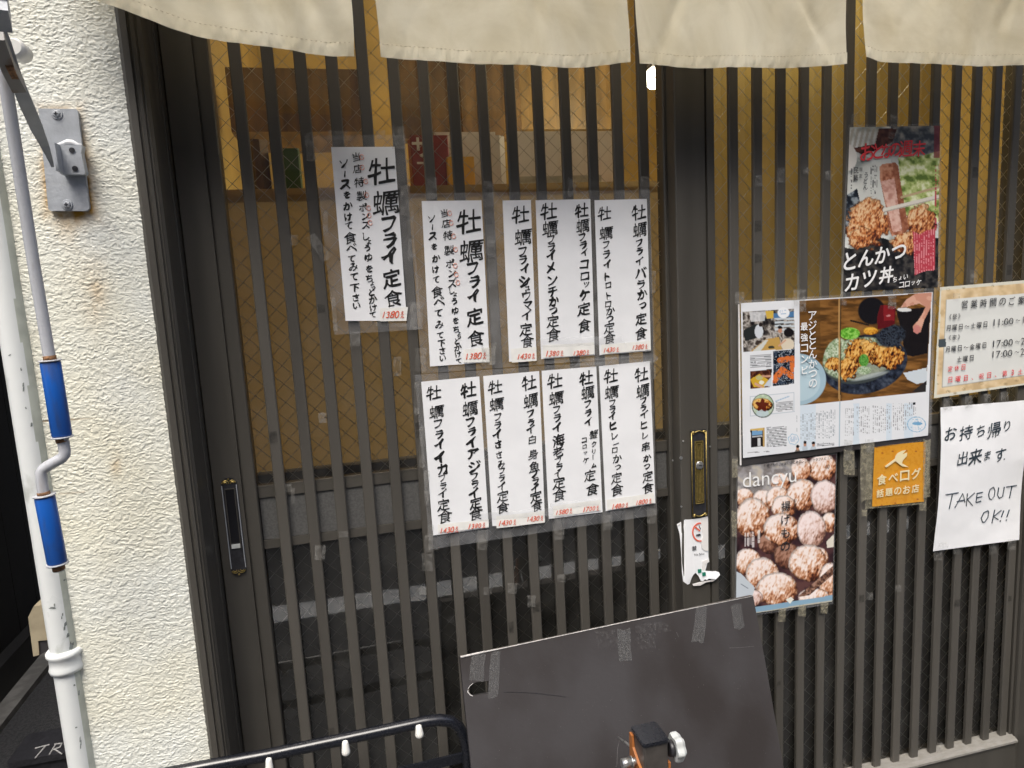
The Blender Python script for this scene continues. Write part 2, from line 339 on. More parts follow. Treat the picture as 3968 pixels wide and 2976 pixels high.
# ------------------------------------------------------------------ numpy value noise
_rng = np.random.default_rng(7)
_tab = _rng.random((256, 256))
def vnoise(x, y, s=1.0, seed=0):
    x = np.asarray(x) * s + seed * 17.3; y = np.asarray(y) * s + seed * 31.7
    xi = np.floor(x).astype(int); yi = np.floor(y).astype(int); fx = x - xi; fy = y - yi
    fx = fx * fx * (3 - 2 * fx); fy = fy * fy * (3 - 2 * fy)
    g = lambda a, b: _tab[(a) & 255, (b) & 255]
    return (g(xi, yi) * (1 - fx) + g(xi + 1, yi) * fx) * (1 - fy) + (g(xi, yi + 1) * (1 - fx) + g(xi + 1, yi + 1) * fx) * fy
def fbm(x, y, s, o=4, seed=0):
    t = 0; a = 0.5; n = 0
    for k in range(o): t = t + a * vnoise(x, y, s * 2 ** k, seed + k); n += a; a *= 0.5
    return t / n

# ------------------------------------------------------------------ lettering: glyph outlines from the built-in font, thickened like a brush
_gc = {}
def glyph(ch, off, res=3):
    k = (ch, off)
    if k in _gc: return _gc[k]
    cu = bpy.data.curves.new('glyph', 'FONT'); cu.body = ch; cu.size = 1; cu.offset = off; cu.resolution_u = res
    o = bpy.data.objects.new('glyph', cu); C.objects.link(o)
    bpy.context.view_layer.update()
    me = bpy.data.meshes.new_from_object(o.evaluated_get(bpy.context.evaluated_depsgraph_get()))
    v = np.array([p.co[:2] for p in me.vertices]) if len(me.vertices) else np.zeros((0, 2))
    f = [list(p.vertices) for p in me.polygons]
    bpy.data.objects.remove(o); bpy.data.curves.remove(cu); bpy.data.meshes.remove(me)
    _gc[k] = (v, f); return _gc[k]
_lift = [0]
def put_glyph(mb, ch, c, size, off=0.0, brush=0.0, shear=0.0, slant=0.0, rot=0.0, fit='max', sx=1.0, mi=0, jit=0.0, seed=0):
    """c: centre on the sheet (world), size in metres; the sheet faces -Y"""
    v, f = glyph(ch, 0.0); off = max(off, 0.0)
    if not len(v): return
    a = v.min(0); b = v.max(0); ctr = (a + b) / 2; wh = b - a
    s = size / (max(wh) if fit == 'max' else 1.0)
    q = (v - ctr) if fit == 'max' else v - np.array([0.5 * (a[0] + b[0]), 0.36])
    q = q * s
    if jit:
        q = q + np.stack([(vnoise(q[:, 0] / size, q[:, 1] / size, 3, seed) - .5), (vnoise(q[:, 0] / size, q[:, 1] / size, 3, seed + 9) - .5)], 1) * size * jit
    x = q[:, 0] * sx; y = q[:, 1]
    if ch == 'ー': x, y = -y * 1.0 + 0, x * 1.0
    x = x + slant * y; y = y + shear * x
    if rot: x, y = x * math.cos(rot) - y * math.sin(rot), x * math.sin(rot) + y * math.cos(rot)
    mj, mn = (brush + off) * size, (off * .8 + brush * .22) * size
    n = 6 if mj > 0 else 1
    for k in range(n):
        t_ = 2 * math.pi * k / n; ea, eb = (mj * math.cos(t_), mn * math.sin(t_)) if n > 1 else (0, 0)
        ox, oz = .64 * ea + .77 * eb, -.77 * ea + .64 * eb
        pr_ = np.clip(.05 + 2.1 * (vnoise(x / size, y / size, 2.6, seed + 3) - .22) + .35 * (x - y) / size, .05, 1.75) if brush and jit else 1.0
        mb.add([(c[0] + xx, c[1] - 0.00003 * k, c[2] + yy) for xx, yy in zip(x + ox * pr_, y + oz * pr_)], f, mi)
def line_text(mb, txt, c0, c1, Y, z, off=0.0, size=None, **kw):
    """run of characters whose centres go from photo pixel c0 to c1"""
    n = len(txt)
    for i, ch in enumerate(txt):
        t = i / (n - 1) if n > 1 else 0
        p = P(c0[0] + (c1[0] - c0[0]) * t, c0[1] + (c1[1] - c0[1]) * t, Y)
        fs_ = .36 if ch in '、.' else .70 if ch in 'ッょゃゅっ' else 1
        if fs_ < .5: p = p + np.array([-.3, 0, -.34]) * z * px2m(p)
        if ch != ' ': put_glyph(mb, ch, p, (size if size else z) * px2m(p) * fs_, off, **kw)
def flow_text(mb, txt, start, height, Y, adv=1.0, dirpx=(1, 0), off=0.0, mi=0, slant=0.0, sx=1.0):
    """proportional latin text: start = photo pixel of the left baseline end, height = x em height in photo px"""
    p0 = P(start[0], start[1], Y); m = px2m(p0); s = height * m
    d = P(start[0] + dirpx[0] * 100, start[1] + dirpx[1] * 100, Y) - p0; d = d / np.linalg.norm(d)
    cu = bpy.data.curves.new('run', 'FONT'); cu.body = txt; cu.size = 1; cu.offset = off; cu.resolution_u = 3
    o = bpy.data.objects.new('run', cu); C.objects.link(o); bpy.context.view_layer.update()
    me = bpy.data.meshes.new_from_object(o.evaluated_get(bpy.context.evaluated_depsgraph_get()))
    vs = []
    for p in me.vertices:
        x, y = p.co[0] * sx * s, p.co[1] * s; x += slant * y
        vs.append((p0[0] + d[0] * x, p0[1], p0[2] + d[2] * x + y))
    mb.add(vs, [list(p.vertices) for p in me.polygons], mi)
    bpy.data.objects.remove(o); bpy.data.curves.remove(cu); bpy.data.meshes.remove(me)

# ================================================================== SETTING
GZ = -0.95
m = MB(); m.add([(-60, -60, GZ), (60, -60, GZ), (60, 60, GZ), (-60, 60, GZ)], [[0, 1, 2, 3]])
tag(m.build('road', M['asphalt']), kind='structure')
m = MB(); m.box(-30, 30, -1.67, -1.53, GZ + 0.001, GZ + 0.004)
tag(m.build('road_line', M['line']), kind='structure')
m = MB(); m.box(-0.27, 1.9, -0.070, 2.19, GZ + 0.001, -0.8655, c=0.006)
tag(m.build('doorstep', M['concrete']), kind='structure')

# house across the street: seen only as a reflection in the panes and as what keeps the low sky off the door
b = thing('facing_house', (0.5, -5.0, GZ), 'grey house across the street, mirrored in the lower door glass', 'house')
m = MB(); m.box(-7, 8, -9, -5.0, GZ, 4.6); m.build('wall', M['facade'], b)
for k in range(5):
    x = -5.5 + k * 2.6
    m = MB(); m.box(x, x + 1.3, -4.995, -4.96, 0.1, 1.3); w_ = m.build('window', M['win'], b)

# alley on the left
m = MB()
for k in range(40):
    y0 = -0.1 + k * 0.15
    m.box(-1.20, -1.074, y0, y0 + 0.146, GZ, 4.5)
m.box(-1.20, -1.09, -0.1, 5.9, GZ, 4.5)
tag(m.build('neighbour_wall', M['dark_wall']), 'black board wall of the neighbouring house along the alley', 'wall')
m = MB(); m.box(-1.2, 3, 5.9, 6.0, GZ, 4.5)
tag(m.build('alley_end_wall', M['dark_wall']), 'dark wall closing the far end of the alley', 'wall')
m = MB(); m.prism([(-1.03, -0.05), (-0.972, -0.05), (-0.972, 5.89), (-1.03, 5.89)], GZ + .001, GZ + .02); m.prism([(-1.0735, -0.05), (-1.0305, -0.05), (-1.0305, 5.89), (-1.0735, 5.89)], GZ + .001, GZ + .12, 1)
tag(m.build('kerb', [M['concrete'], M['dark_wall']]), kind='structure')
# beige meter cover on the black wall
bx = thing('meter_box', P(150, 2440, .12), 'small beige plastic box low in the dark alley behind the downpipe', 'box')
m = MB(); fb = [P(u, v, .12) for u, v in ((109, 2392), (130, 2350), (170, 2342), (292, 2326), (300, 2505), (186, 2505), (184, 2480), (148, 2484), (152, 2538), (129, 2544))]
m.plate(fb[::-1], .05); m.build('cover', M['beige_plastic'], bx)
m = MB(); fb = [P(u, v, .1225) for u, v in ((147, 2479), (187, 2475), (188, 2520), (150, 2540))]
m.plate(fb[::-1], .03); m.build('slot', M['board'], bx)
# black chalk panel lying in the alley
zt = -0.70
q1, q2, q3, q4 = PZ(54, 2966, zt), PZ(285, 2930, zt), PZ(250, 2848, zt), PZ(90, 2877, zt)
cr = thing('chalkboard_box', ((q1[0] + q2[0]) / 2, q1[1], GZ), 'black box with chalk letters TR on top, low in the alley behind the downpipe', 'box')
x0, x1, yy0, yy1 = q1[0], q2[0] + .06, (q1[1] + q2[1]) / 2, (q3[1] + q4[1]) / 2
m = MB(); m.box(x0, x1, yy0, yy1, GZ, zt, c=0.004); m.build('body', M['black'], cr)
m = MB(); m.box(x0 - .008, x1 + .008, yy0 - .008, yy1 + .008, zt + .0005, zt + .015, c=0.003); m.build('lid', M['black'], cr)
m = MB()
def chalk(a, b_):
    a = PZ(*a, zt + .0165); b_ = PZ(*b_, zt + .0165); m.tube([a, b_], 0.0015, 5)
z3 = lambda x, y: (x / 1.659, 1976 + y / 1.659)
chalk(z3(225, 1532), z3(318, 1508)); chalk(z3(290, 1520), z3(225, 1595))
chalk(z3(362, 1500), z3(318, 1570)); chalk(z3(350, 1506), z3(398, 1500)); chalk(z3(398, 1500), z3(385, 1525)); chalk(z3(385, 1525), z3(342, 1540)); chalk(z3(352, 1538), z3(398, 1568))
m.build('chalk_writing', M['chalk'], cr)

# ================================================================== STUCCO WALL
WY = -0.078
WX0 = -0.2815
zs = np.concatenate([np.linspace(GZ, -.50, 150)[:-1], np.linspace(-.50, .74, 1900), np.linspace(.74, .98, 90)[1:]])
nx, nz = 230, len(zs)
xs = np.linspace(WX0, -0.1135, nx)
X, Z = np.meshgrid(xs, zs)
# trowelled ridges: short, roughly level, wavering
wx = X + 0.004 * (fbm(X, Z, 220, 2, 3) - .5); wz = Z + 0.006 * (fbm(X, Z, 130, 2, 5) - .5)
ss = lambda a, b_, x: (lambda t: t * t * (3 - 2 * t))(np.clip((x - a) / (b_ - a), 0, 1))
n1 = vnoise(wx * .52, wz + .12 * wx, 430, 1) * .75 + vnoise(wx * .8, wz, 900, 4) * .25; n2 = vnoise(wx * .6 + 4, wz + 3 - .1 * wx, 640, 8)
h = 0.00052 * ss(.42, .60, n1) * (.45 + .9 * fbm(X, Z, 40, 2, 31)) + 0.00034 * ss(.42, .62, n2) + 0.0014 * (fbm(X, Z, 10, 2, 21) - .5)
Yw = WY - h
uu, vv = proj(np.stack([X, Yw, Z], -1))
rust = np.zeros_like(X)
# around the bracket plate (photo px 165..345 x 420..820) and below it
d = np.maximum(np.maximum(165 + (vv - 420) * .09 - uu, uu - 300 - (vv - 420) * .11), np.maximum(425 - vv, vv - 815))
rust += np.where(d > -4, np.exp(-np.maximum(d, 0) / 19) * np.clip((vv - 400) / 250, 0.35, 1) * 1.7, 0)
rust += np.exp(-((uu - 270) / 55) ** 2) * np.exp(-np.clip(vv - 815, 0, 999) / 85) * (vv > 800) * .8
rust += 0.40 * np.exp(-((uu - 370) / 45) ** 2 - ((vv - 1130) / 110) ** 2) + .35 * np.exp(-((uu - 448) / 22) ** 2 - ((vv - 1800) / 45) ** 2)
crack = np.exp(-((vv - (1632 - (uu - 170) * .06)) / 3.2) ** 2) * ((uu > 165) & (uu < 400)) * np.clip((400 - uu) / 160, 0, 1)
crack += .5 * np.exp(-((vv - (1915 - (uu - 220) * .08)) / 3) ** 2) * ((uu > 225) & (uu < 330))
cc = np.stack([np.clip(rust, 0, 1), np.clip(crack * 1.2, 0, 1), np.zeros_like(X)], -1).reshape(-1, 3)
sw = thing('stucco_wall', (-0.2, WY + .1, GZ), 'cream white stucco wall pier with rough trowelled texture beside the brown door frame', 'wall')
m = MB(); V = np.stack([X, Yw, Z], -1).reshape(-1, 3)
idx = np.arange(nx * nz).reshape(nz, nx)
q = np.stack([idx[:-1, :-1], idx[:-1, 1:], idx[1:, 1:], idx[1:, :-1]], -1).reshape(-1, 4)
m.v = [tuple(p) for p in V.tolist()]; m.f = q.tolist(); m.mi = [0] * len(m.f); m.sm = [True] * len(m.f)
m.build('plaster', M['stucco'], sw, col=cc)
m = MB(); m.box(WX0 + .001, -0.1145, WY + .003, 0.0, GZ, 0.98); m.box(WX0 + .001, -0.1405, 0.001, 2.3, GZ, 3.2)
m.build('core', M['concrete'], sw)
m = MB(); m.box(WX0 + .001, 2.4, -0.06, -.001, 0.9805, 3.2)
tag(m.build('upper_wall', M['plain_wall']), 'plain wall above the sliding doors and the cloth curtain', 'wall')
m = MB(); m.box(1.53, 2.4, WY, 0.0, GZ, 0.98)
tag(m.build('side_wall', M['plain_wall']), 'wall to the right of the sliding doors', 'wall')

# ================================================================== DOOR FRAME
fr = thing('door_frame', (0.66, 0.0, -0.87), 'dark brown metal door frame set against the white stucco wall', 'door frame')
zb, zt_ = -0.864, 0.978
m = MB(); m.prism([(-0.14, .06), (-0.14, -0.06), (-0.1165, -0.083), (-0.1085, -0.0835), (-0.1075, -0.080), (-0.1055, -0.080), (-0.1045, -0.0825),
                   (-0.1005, -0.081), (-0.0995, -0.077), (-0.0975, -0.077), (-0.0965, -0.075), (-0.094, -0.071), (-0.0915, -0.045), (-0.0905, -0.0235), (-0.0895, -0.022), (-0.0895, .06)][::-1], zb, zt_)
m.build('jamb', M['frame'], fr)
m = MB(); m.prism([(1.440, .06), (1.440, -0.034), (1.4415, -0.0365), (1.4445, -0.038), (1.452, -0.06), (1.462, -0.078), (1.50, -0.083), (1.528, -0.083), (1.528, .06)][::-1], zb, zt_)
m.build('jamb', M['frame'], fr)
m = MB(); m.box(-0.089, 1.4395, -0.075, 0.06, 0.935, 0.978, c=.003); m.build('head_rail', M['frame'], fr)
m = MB(); m.box(-0.089, 1.4395, -0.075, 0.06, zb, -0.82, c=.003); m.build('sill', M['frame'], fr)

def wire_sheet(mb, x0, x1, z0, z1, y, r=0.00055, sp=0.0205):
    a = math.sqrt(2) * sp
    for s_ in (1, -1):
        c = -3.0
        while c < 3:
            # z = s_*x + c
            pts = []
            for x in (x0, x1):
                z = s_ * x + c
                if z0 <= z <= z1: pts.append((x, z))
            for z in (z0, z1):
                x = (z - c) * s_
                if x0 < x < x1: pts.append((x, z))
            if len(pts) == 2:
                mb.tube([(pts[0][0], y, pts[0][1]), (pts[1][0], y, pts[1][1])], r, 4, caps=False)
            c += a

def make_door(name, label, x_in0, x_in1, slat0, slatw, Y, stile_l, stile_r):
    d_ = thing(name, ((x_in0 + x_in1) / 2, Y, -0.82), label, 'sliding door')
    zt2, zb2 = 0.932, -0.815
    for a, b_, gr in (stile_l + (True,), stile_r + (True,)):
        w_ = b_ - a
        m = MB()
        if w_ > .045:                                              # stile with a groove along the inner third
            g = a + w_ * (.70 if a < x_in0 and name == 'sliding_door' and Y == 0 else .77)
            m.prism([(a, Y + .028), (a, Y + .001), (a + .0015, Y - .001), (g - .0022, Y - .001), (g - .0015, Y + .004), (g + .0015, Y + .004), (g + .0022, Y - .001), (b_ - .0015, Y - .001), (b_, Y + .001), (b_, Y + .028)][::-1], zb2, zt2)
        else:
            m.box(a, b_, Y + .0, Y + .028, zb2, zt2, c=.002)
        m.build('stile', M['frame'], d_)
    m = MB(); m.box(x_in0 + .0005, x_in1 - .0005, Y + .001, Y + .028, 0.88, zt2, c=.002); m.build('top_rail', M['frame'], d_)
    # bottom rail with its dusty ledge
    m = MB(); m.box(x_in0 + .0005, x_in1 - .0005, Y - .012, Y + .028, zb2, -0.722, c=.002)
    m.build('bottom_rail', M['frame'], d_)
    m = MB(); m.prism_x([(Y - .016, -0.7215), (Y + .0275, -0.7215), (Y + .0275, -.7105), (Y - .008, -.7135), (Y - .0155, -.7175)], x_in0 + .001, x_in1 - .001)
    m.build('ledge', M['dust'], d_)
    # middle rail behind the slats: trims and a flat grey panel
    m = MB(); m.box(x_in0 + .0005, x_in1 - .0005, Y + .0100, Y + .0275, -.016, 0.0); m.box(x_in0 + .0005, x_in1 - .0005, Y + .0100, Y + .0275, -.100, -.086)
    m.box(x_in0 + .0005, x_in1 - .0005, Y + .0098, Y + .026, 0.0003, .003)
    mr = m.build('middle_rail', M['frame'], d_)
    m = MB(); m.box(x_in0 + .001, x_in1 - .001, Y + .0125, Y + .026, -.0855, -.0165); m.build('rail_panel', M['panel'], mr)
    for k in range(15):
        x = slat0 + k * .045
        jr = random.Random(k * 7 + int(slat0 * 1000)); j1, j2 = jr.uniform(-.0005, .0005), jr.uniform(-.0006, .0006)
        m = MB(); m.box(x + j1, x + slatw + j2 * .5, Y + .0005 + abs(j2) * .4, Y + .0095, -.7132, .8795, c=.0016); m.build('slat', M['slat'], d_)
    for z0, z1 in ((0.0035, .8795), (-.7100, -.1005)):
        m = MB(); m.face([(x_in0 + .001, Y + .0145, z0), (x_in1 - .001, Y + .0145, z0), (x_in1 - .001, Y + .0145, z1), (x_in0 + .001, Y + .0145, z1)])
        g = m.build('glass_pane', M['glass'], d_)
        m = MB(); wire_sheet(m, x_in0 + .002, x_in1 - .002, z0, z1, Y + .0152); m.build('wire_mesh', M['wire'], g)
    return d_
YR = -0.030
doorL = make_door('sliding_door', 'dark slatted sliding door with a black pull handle, next to the stucco wall', -0.0255, 0.673, 0.0, 0.0172, 0.0, (-0.0885, -0.0255), (0.673, 0.712))
doorR = make_door('sliding_door', 'dark slatted sliding door with a brass key lock, carrying the food posters', 0.7505, 1.4385, 0.7788, 0.0172, YR, (0.6785, 0.7505), (1.4325, 1.4390))

# pull handle of the left door
hd = [-0.0755, -0.0528]; hz = [0.0255, -0.1318]; hx = sum(hd) / 2; hw = (hd[1] - hd[0]) / 2
pts = []
for k in range(13):
    a = math.pi * k / 12; pts.append((hx + hw * math.cos(a), 0, hz[0] - .011 + .011 * math.sin(a)))
for k in range(13):
    a = math.pi + math.pi * k / 12; pts.append((hx + hw * math.cos(a), 0, hz[1] + .011 + .011 * math.sin(a)))
m = MB(); m.plate([(x, -0.0035, z) for x, _, z in pts], 0.0024); ph = m.build('pull_handle', M['black'], doorL)
m = MB()
m.box(hx - .0075, hx - .0065, -.0048, -.0036, -.088, 0.008); m.box(hx + .0065, hx + .0075, -.0048, -.0036, -.088, 0.008)
m.box(hx - .0064, hx + .0064, -.0048, -.0036, 0.007, 0.0085)
m.build('recess_rim', M['frame'], ph)
m = MB(); m.face([(hx - .0064, -.0037, -.079), (hx + .0064, -.0037, -.079), (hx + .0064, -.0037, .0065), (hx - .0064, -.0037, .0065)]); m.build('recess', pm('deep_black', (0.006, 0.006, 0.008), 0.3), ph)
m = MB(); m.box(hx - .0062, hx + .0062, -.0050, -.0037, -.0875, -.081); m.build('catch', M['knob'], ph)
m = MB()
for zc, sg in ((hz[0] - .009, 1), (hz[1] + .009, -1)):              # scrolled gold tips
    for side in (-1, 1):
        for rr_, off_ in ((.0042, .0062), (.0030, .0052), (.0060, .0050)):
            path = []
            for k in range(9):
                a = math.radians(20 + 150 * k / 8)
                path.append((hx + side * (off_ + rr_ * math.cos(a) * .9), -.0046, zc + sg * (-.001 + rr_ * math.sin(a))))
            m.tube(path, .0006, 5)
    m.disc((hx, -.0044, zc + sg * .0072), (0, -1, 0), .0016, .001, 8)
m.build('gold_tip', M['gold'], ph)
m = MB()
for x in (hd[0] + .0008, hd[1] - .0008): m.tube([(x, -.0040, hz[0] - .012), (x, -.0040, hz[1] + .012)], .0007, 5)
m.build('edge_bead', M['grey_paint'], ph)

# lock plate of the right door
ly = YR - .0012
lx0, lx1, lz0, lz1 = .6965, .7268, -.131, .0265; lc = (lx0 + lx1) / 2
m = MB(); m.box(lx0, lx1, ly - .0028, ly, lz0, lz1, c=.0008); lk = m.build('lock_plate', M['black'], doorR)
m = MB(); yy = ly - .0036
for x in (lx0 + .0012, lx1 - .0012): m.tube([(x, yy, lz0 + .004), (x, yy, lz1 - .004)], .0011, 6)
for zc, sg in ((lz1 - .003, 1), (lz0 + .003, -1)):
    n = 24; m.tube([(lx0 + .0012 + (lx1 - lx0 - .0024) * k / n, yy, zc + sg * (.0012 * math.sin(k / n * math.pi * 3 + math.pi) + .0004)) for k in range(n + 1)], .0011, 6)
    for x, s_ in ((lx0 + .0048, 1), (lx1 - .0048, -1)):
        m.tube([(x + s_ * .0022 * math.cos(a), yy - .0004, zc - sg * .001 + .0022 * math.sin(a)) for a in np.linspace(0, 5.2, 10)], .0009, 5)
m.build('gold_border', M['gold'], lk)
m = MB(); ix0, ix1, iz0, iz1 = lc - .0083, lc + .0083, -.1065, .0075
m.box(ix0, ix1, ly - .0036, ly - .0028, iz0, iz1); gp = m.build('groove_plate', M['gold_dark'], lk)
m = MB()
for ins in (0.0008, 0.0040, 0.0070):
    a, b_, c_, e_ = ix0 + ins, ix1 - ins, iz0 + ins * 1.2, iz1 - ins * 1.2
    m.tube([(a, ly - .0042, c_), (b_, ly - .0042, c_), (b_, ly - .0042, e_), (a, ly - .0042, e_), (a, ly - .0042, c_)], .00085, 5)
m.build('gold_ridge', M['gold'], gp)
pc = P(2711, 1799, YR)
m = MB(); m.disc((lc, ly - .0028, pc[2]), (0, -1, 0), .0078, .0035, 24, 0, .0068); m.disc((lc, ly - .0063, pc[2]), (0, -1, 0), .0048, .001, 20)
cy = m.build('lock_cylinder', M['steel'], lk)
m = MB(); m.box(lc - .0033, lc + .0033, ly - .0080, ly - .0073, pc[2] - .0007, pc[2] + .0007); m.build('keyhole', M['black'], cy)
# screws and a hole in the meeting stiles
m = MB()
for u, v in ((2647, 1709), (2607, 1784), (2751, 1730), (2640, 1963)): 
    p = P(u, v, YR - .0012); m.disc((p[0], YR - .0008, p[2]), (0, -1, 0), .0016, .0012, 10)
p = P(2638, 1774, YR); m.disc((p[0], YR - .0008, p[2]), (0, -1, 0), .0030, .0006, 14)
m.build('screw', M['steel'], doorR)

# ================================================================== NOREN CURTAIN
nr = thing('noren_curtain', (0.55, -0.14, 0.6), 'cream cotton noren curtain in four panels hanging over the top of the doors', 'curtain')
NY = -0.14
hems = [
 [(90, -45), (190, 0), (290, 36), (370, 66), (450, 88), (540, 104), (620, 112), (700, 120), (765, 123)],
 [(818, 121), (860, 126), (900, 129), (1000, 135), (1100, 141), (1235, 146), (1300, 141), (1357, 133)],
 [(1376, 138), (1410, 139), (1450, 143), (1500, 147), (1600, 147), (1700, 145), (1780, 142), (1828, 135)],
 [(1866, 120), (1880, 131), (1940, 136), (2000, 140), (2100, 141), (2212, 140), (2330, 139)]]
rnd = random.Random(3)
for pi_, hem in enumerate(hems):
    hp = [D(u, v, NY) for u, v in hem]
    hx_ = np.array([p[0] for p in hp]); hz_ = np.array([p[2] for p in hp])
    nxx, nzz = 120, 60
    xs_ = np.linspace(hx_[0], hx_[-1], nxx); zb_ = np.interp(xs_, hx_, hz_)
    zb_ = np.convolve(np.pad(zb_, 6, 'edge'), np.ones(13) / 13, 'valid')
    t = np.linspace(0, 1, nzz)[:, None]                             # 0 hem .. 1 rod
    s_ = (xs_ - xs_[0]) / (xs_[-1] - xs_[0])
    Zc = zb_[None, :] * (1 - t) + 0.955 * t
    wsc = [.42, .32, .34, .40][pi_]
    sag = (1 - t) ** 0.7
    fold = 0.0075 * np.sin(s_[None, :] * 16 + t * 5 + pi_ * 2) * sag + 0.010 * np.sin(s_[None, :] * 6.5 - t * 4 + pi_) * sag
    fold = fold + 0.013 * (fbm(s_[None, :] * 5 + t * 2.2 + pi_ * 7, t * 1.2 + s_[None, :] * .8 + pi_ * 3, 1.6, 3, 40 + pi_) - .5)
    if pi_ == 0: fold = fold + 0.012 * np.sin((s_[None, :] * 1.25 + t * .5) * 34) * np.clip(t * 4, 0, 1) * (s_[None, :] > .1)
    if pi_: 
        for fx, fs, fw, fa in ((.12, .35, .030, .010), (.30, -.25, .045, -.008), (.62, .30, .035, .009), (.86, -.38, .028, .011), (.48, .12, .05, .007)):
            q_ = s_[None, :] - fx - fs * (t - .1) + .03 * np.sin(t * 9 + fx * 20); fold = fold + fa * np.exp(-(q_ / fw) ** 2) * np.clip(t * 5, 0, 1) * (.6 + .5 * np.sin(pi_ * 3 + fx * 9))
        fold = fold + .006 * (fbm(s_[None, :] * 14 + t * 3 + pi_ * 5, t * 5, 1.0, 3, 70 + pi_) - .5)
    fold = fold + .005 * np.sin(s_[None, :] * 70 + pi_) * np.exp(-t * 9) * .35
    edge = np.exp(-s_ / .05) + np.exp(-(1 - s_) / .05)
    Yc = NY + fold * wsc - .004 * edge[None, :] * (1 - t) + (0.0 if pi_ else -.02) * (1 - s_[None, :]) * (1 - t)
    shift = .003 * np.sin(t * 9 + pi_) * (1 - t)
    Xc = xs_[None, :] + shift * np.ones_like(s_[None, :])
    m = MB(); m.grid([[(Xc[j, i], Yc[j, i], Zc[j, i]) for i in range(nxx)] for j in range(nzz)])
    cp = m.build('curtain_panel', M['cloth'], nr)
    # sewn hem: a second layer, slightly puckered
    hh = 0.0165; rows = []
    for j in range(6):
        f_ = j / 5; row = []
        for i in range(nxx):
            pz = zb_[i] - .0006 + hh * f_
            tt = (pz - zb_[i]) / (.955 - zb_[i]); jj = max(0, min(nzz - 1.001, tt * (nzz - 1))); j0 = int(jj)
            y_ = Yc[j0, i] * (1 - jj + j0) + Yc[j0 + 1, i] * (jj - j0)
            puck = .00075 * math.sin(i * 1.15 + 1.3 * math.sin(i * .37 + pi_)) * math.sin(math.pi * f_)
            row.append((Xc[0, i], y_ - .0006 - .0004 * math.sin(math.pi * f_) - puck, pz))
        rows.append(row)
    m = MB(); m.grid(rows); hemo = m.build('hem', M['cloth'], cp)
    m = MB()
    for i in range(1, nxx - 2, 1):
        a = rows[5][i]; b_ = rows[5][i + 1]
        if i % 2: m.tube([(a[0], a[1] - .0003, a[2]), (a[0] + (b_[0] - a[0]) * .8, b_[1] - .0003, b_[2])], .0003, 4)
    m.build('stitching', pm('thread_%d' % pi_, (.50, .42, .28), .9), cp)
m = MB(); m.tube([(-.22, NY, .958), (1.5, NY, .958)], .011, 12); m.build('rod', M['wood_mid'], nr)

# awning above (out of the picture, it shades the top of the doors)
aw = thing('awning', (0.6, -0.06, 1.25), 'grey canvas awning rolled up above the doors, worked by the crank handle', 'awning')
m = MB(); m.prism_x([(-.062 - .07 + .075 * math.cos(t_), 1.9 + .075 * math.sin(t_)) for t_ in np.linspace(0, 2 * math.pi, 17)[:-1]], -.25, 2.38); m.build('canvas_roll', M['awning'], aw)
m = MB(); m.tube([(-.25, -.24, 1.86), (2.38, -.24, 1.86)], .016, 10); m.build('front_bar', M['grey_paint'], aw)

# ================================================================== BRACKET, CRANK, DOWNPIPE
BY = -0.086
br = thing('awning_bracket', P(255, 620, BY), 'grey steel awning bracket with a twisted arm, screwed to the rust stained stucco wall', 'bracket')
cs = [(148, 420), (293, 422), (301, 430), (346, 806), (338, 817), (196, 817), (187, 810)]
m = MB(); m.plate([P(u, v, BY) for u, v in cs][::-1], .006); pl = m.build('plate', M['grey_paint'], br)
for u, v in ((221, 443), (261, 794)):
    p = P(u, v, BY); m = MB()
    m.disc(p, (0, -1, 0), .0068, .0016, 18, 0, .006); m.disc((p[0], p[1] - .0016, p[2]), (0, -1, 0), .0048, .0022, 16, 0, .003)
    sc = m.build('screw', M['grey_paint'], br)
    m = MB(); m.box(p[0] - .0024, p[0] + .0024, p[1] - .0043, p[1] - .0037, p[2] - .0005, p[2] + .0005); m.box(p[0] - .0005, p[0] + .0005, p[1] - .0044, p[1] - .0038, p[2] - .0024, p[2] + .0024)
    m.build('cross_slot', M['black'], sc)
# channel welded on the plate: web and one flange
e = [P(222, 562, BY - .012), P(318, 562, BY - .012), P(314, 590, BY - .012), P(330, 668, BY - .012), P(326, 676, BY - .012), P(238, 676, BY - .012)]
m = MB(); m.plate(e[::-1], .0125)
g0 = P(222, 562, BY - .012); g1 = P(238, 676, BY - .012); f0 = P(200, 552, BY - .034); f1 = P(218, 660, BY - .034)
m.add([g0, g1, f1, f0, g0 + [.003, 0, 0], g1 + [.003, 0, 0], f1 + [.003, 0, 0], f0 + [.003, 0, 0]], [[0, 1, 2, 3], [7, 6, 5, 4], [0, 3, 7, 4], [1, 5, 6, 2], [2, 6, 7, 3], [0, 4, 5, 1]])
ch = m.build('channel', M['grey_paint'], br)
m = MB()
for u, v in ((279, 582), (291, 653)):
    p = P(u, v, BY - .0125); m.disc(p, (0, -1, 0), .0034, .0007, 12)
m.build('bolt_hole', M['black'], ch)
m = MB(); m.tube([P(u, v, BY - .008) for u, v in ((222, 563), (245, 556), (262, 551), (280, 552), (300, 561), (317, 564))], [.002, .0028, .0036, .0034, .0026, .002], 7); m.build('weld', M['weld'], ch)
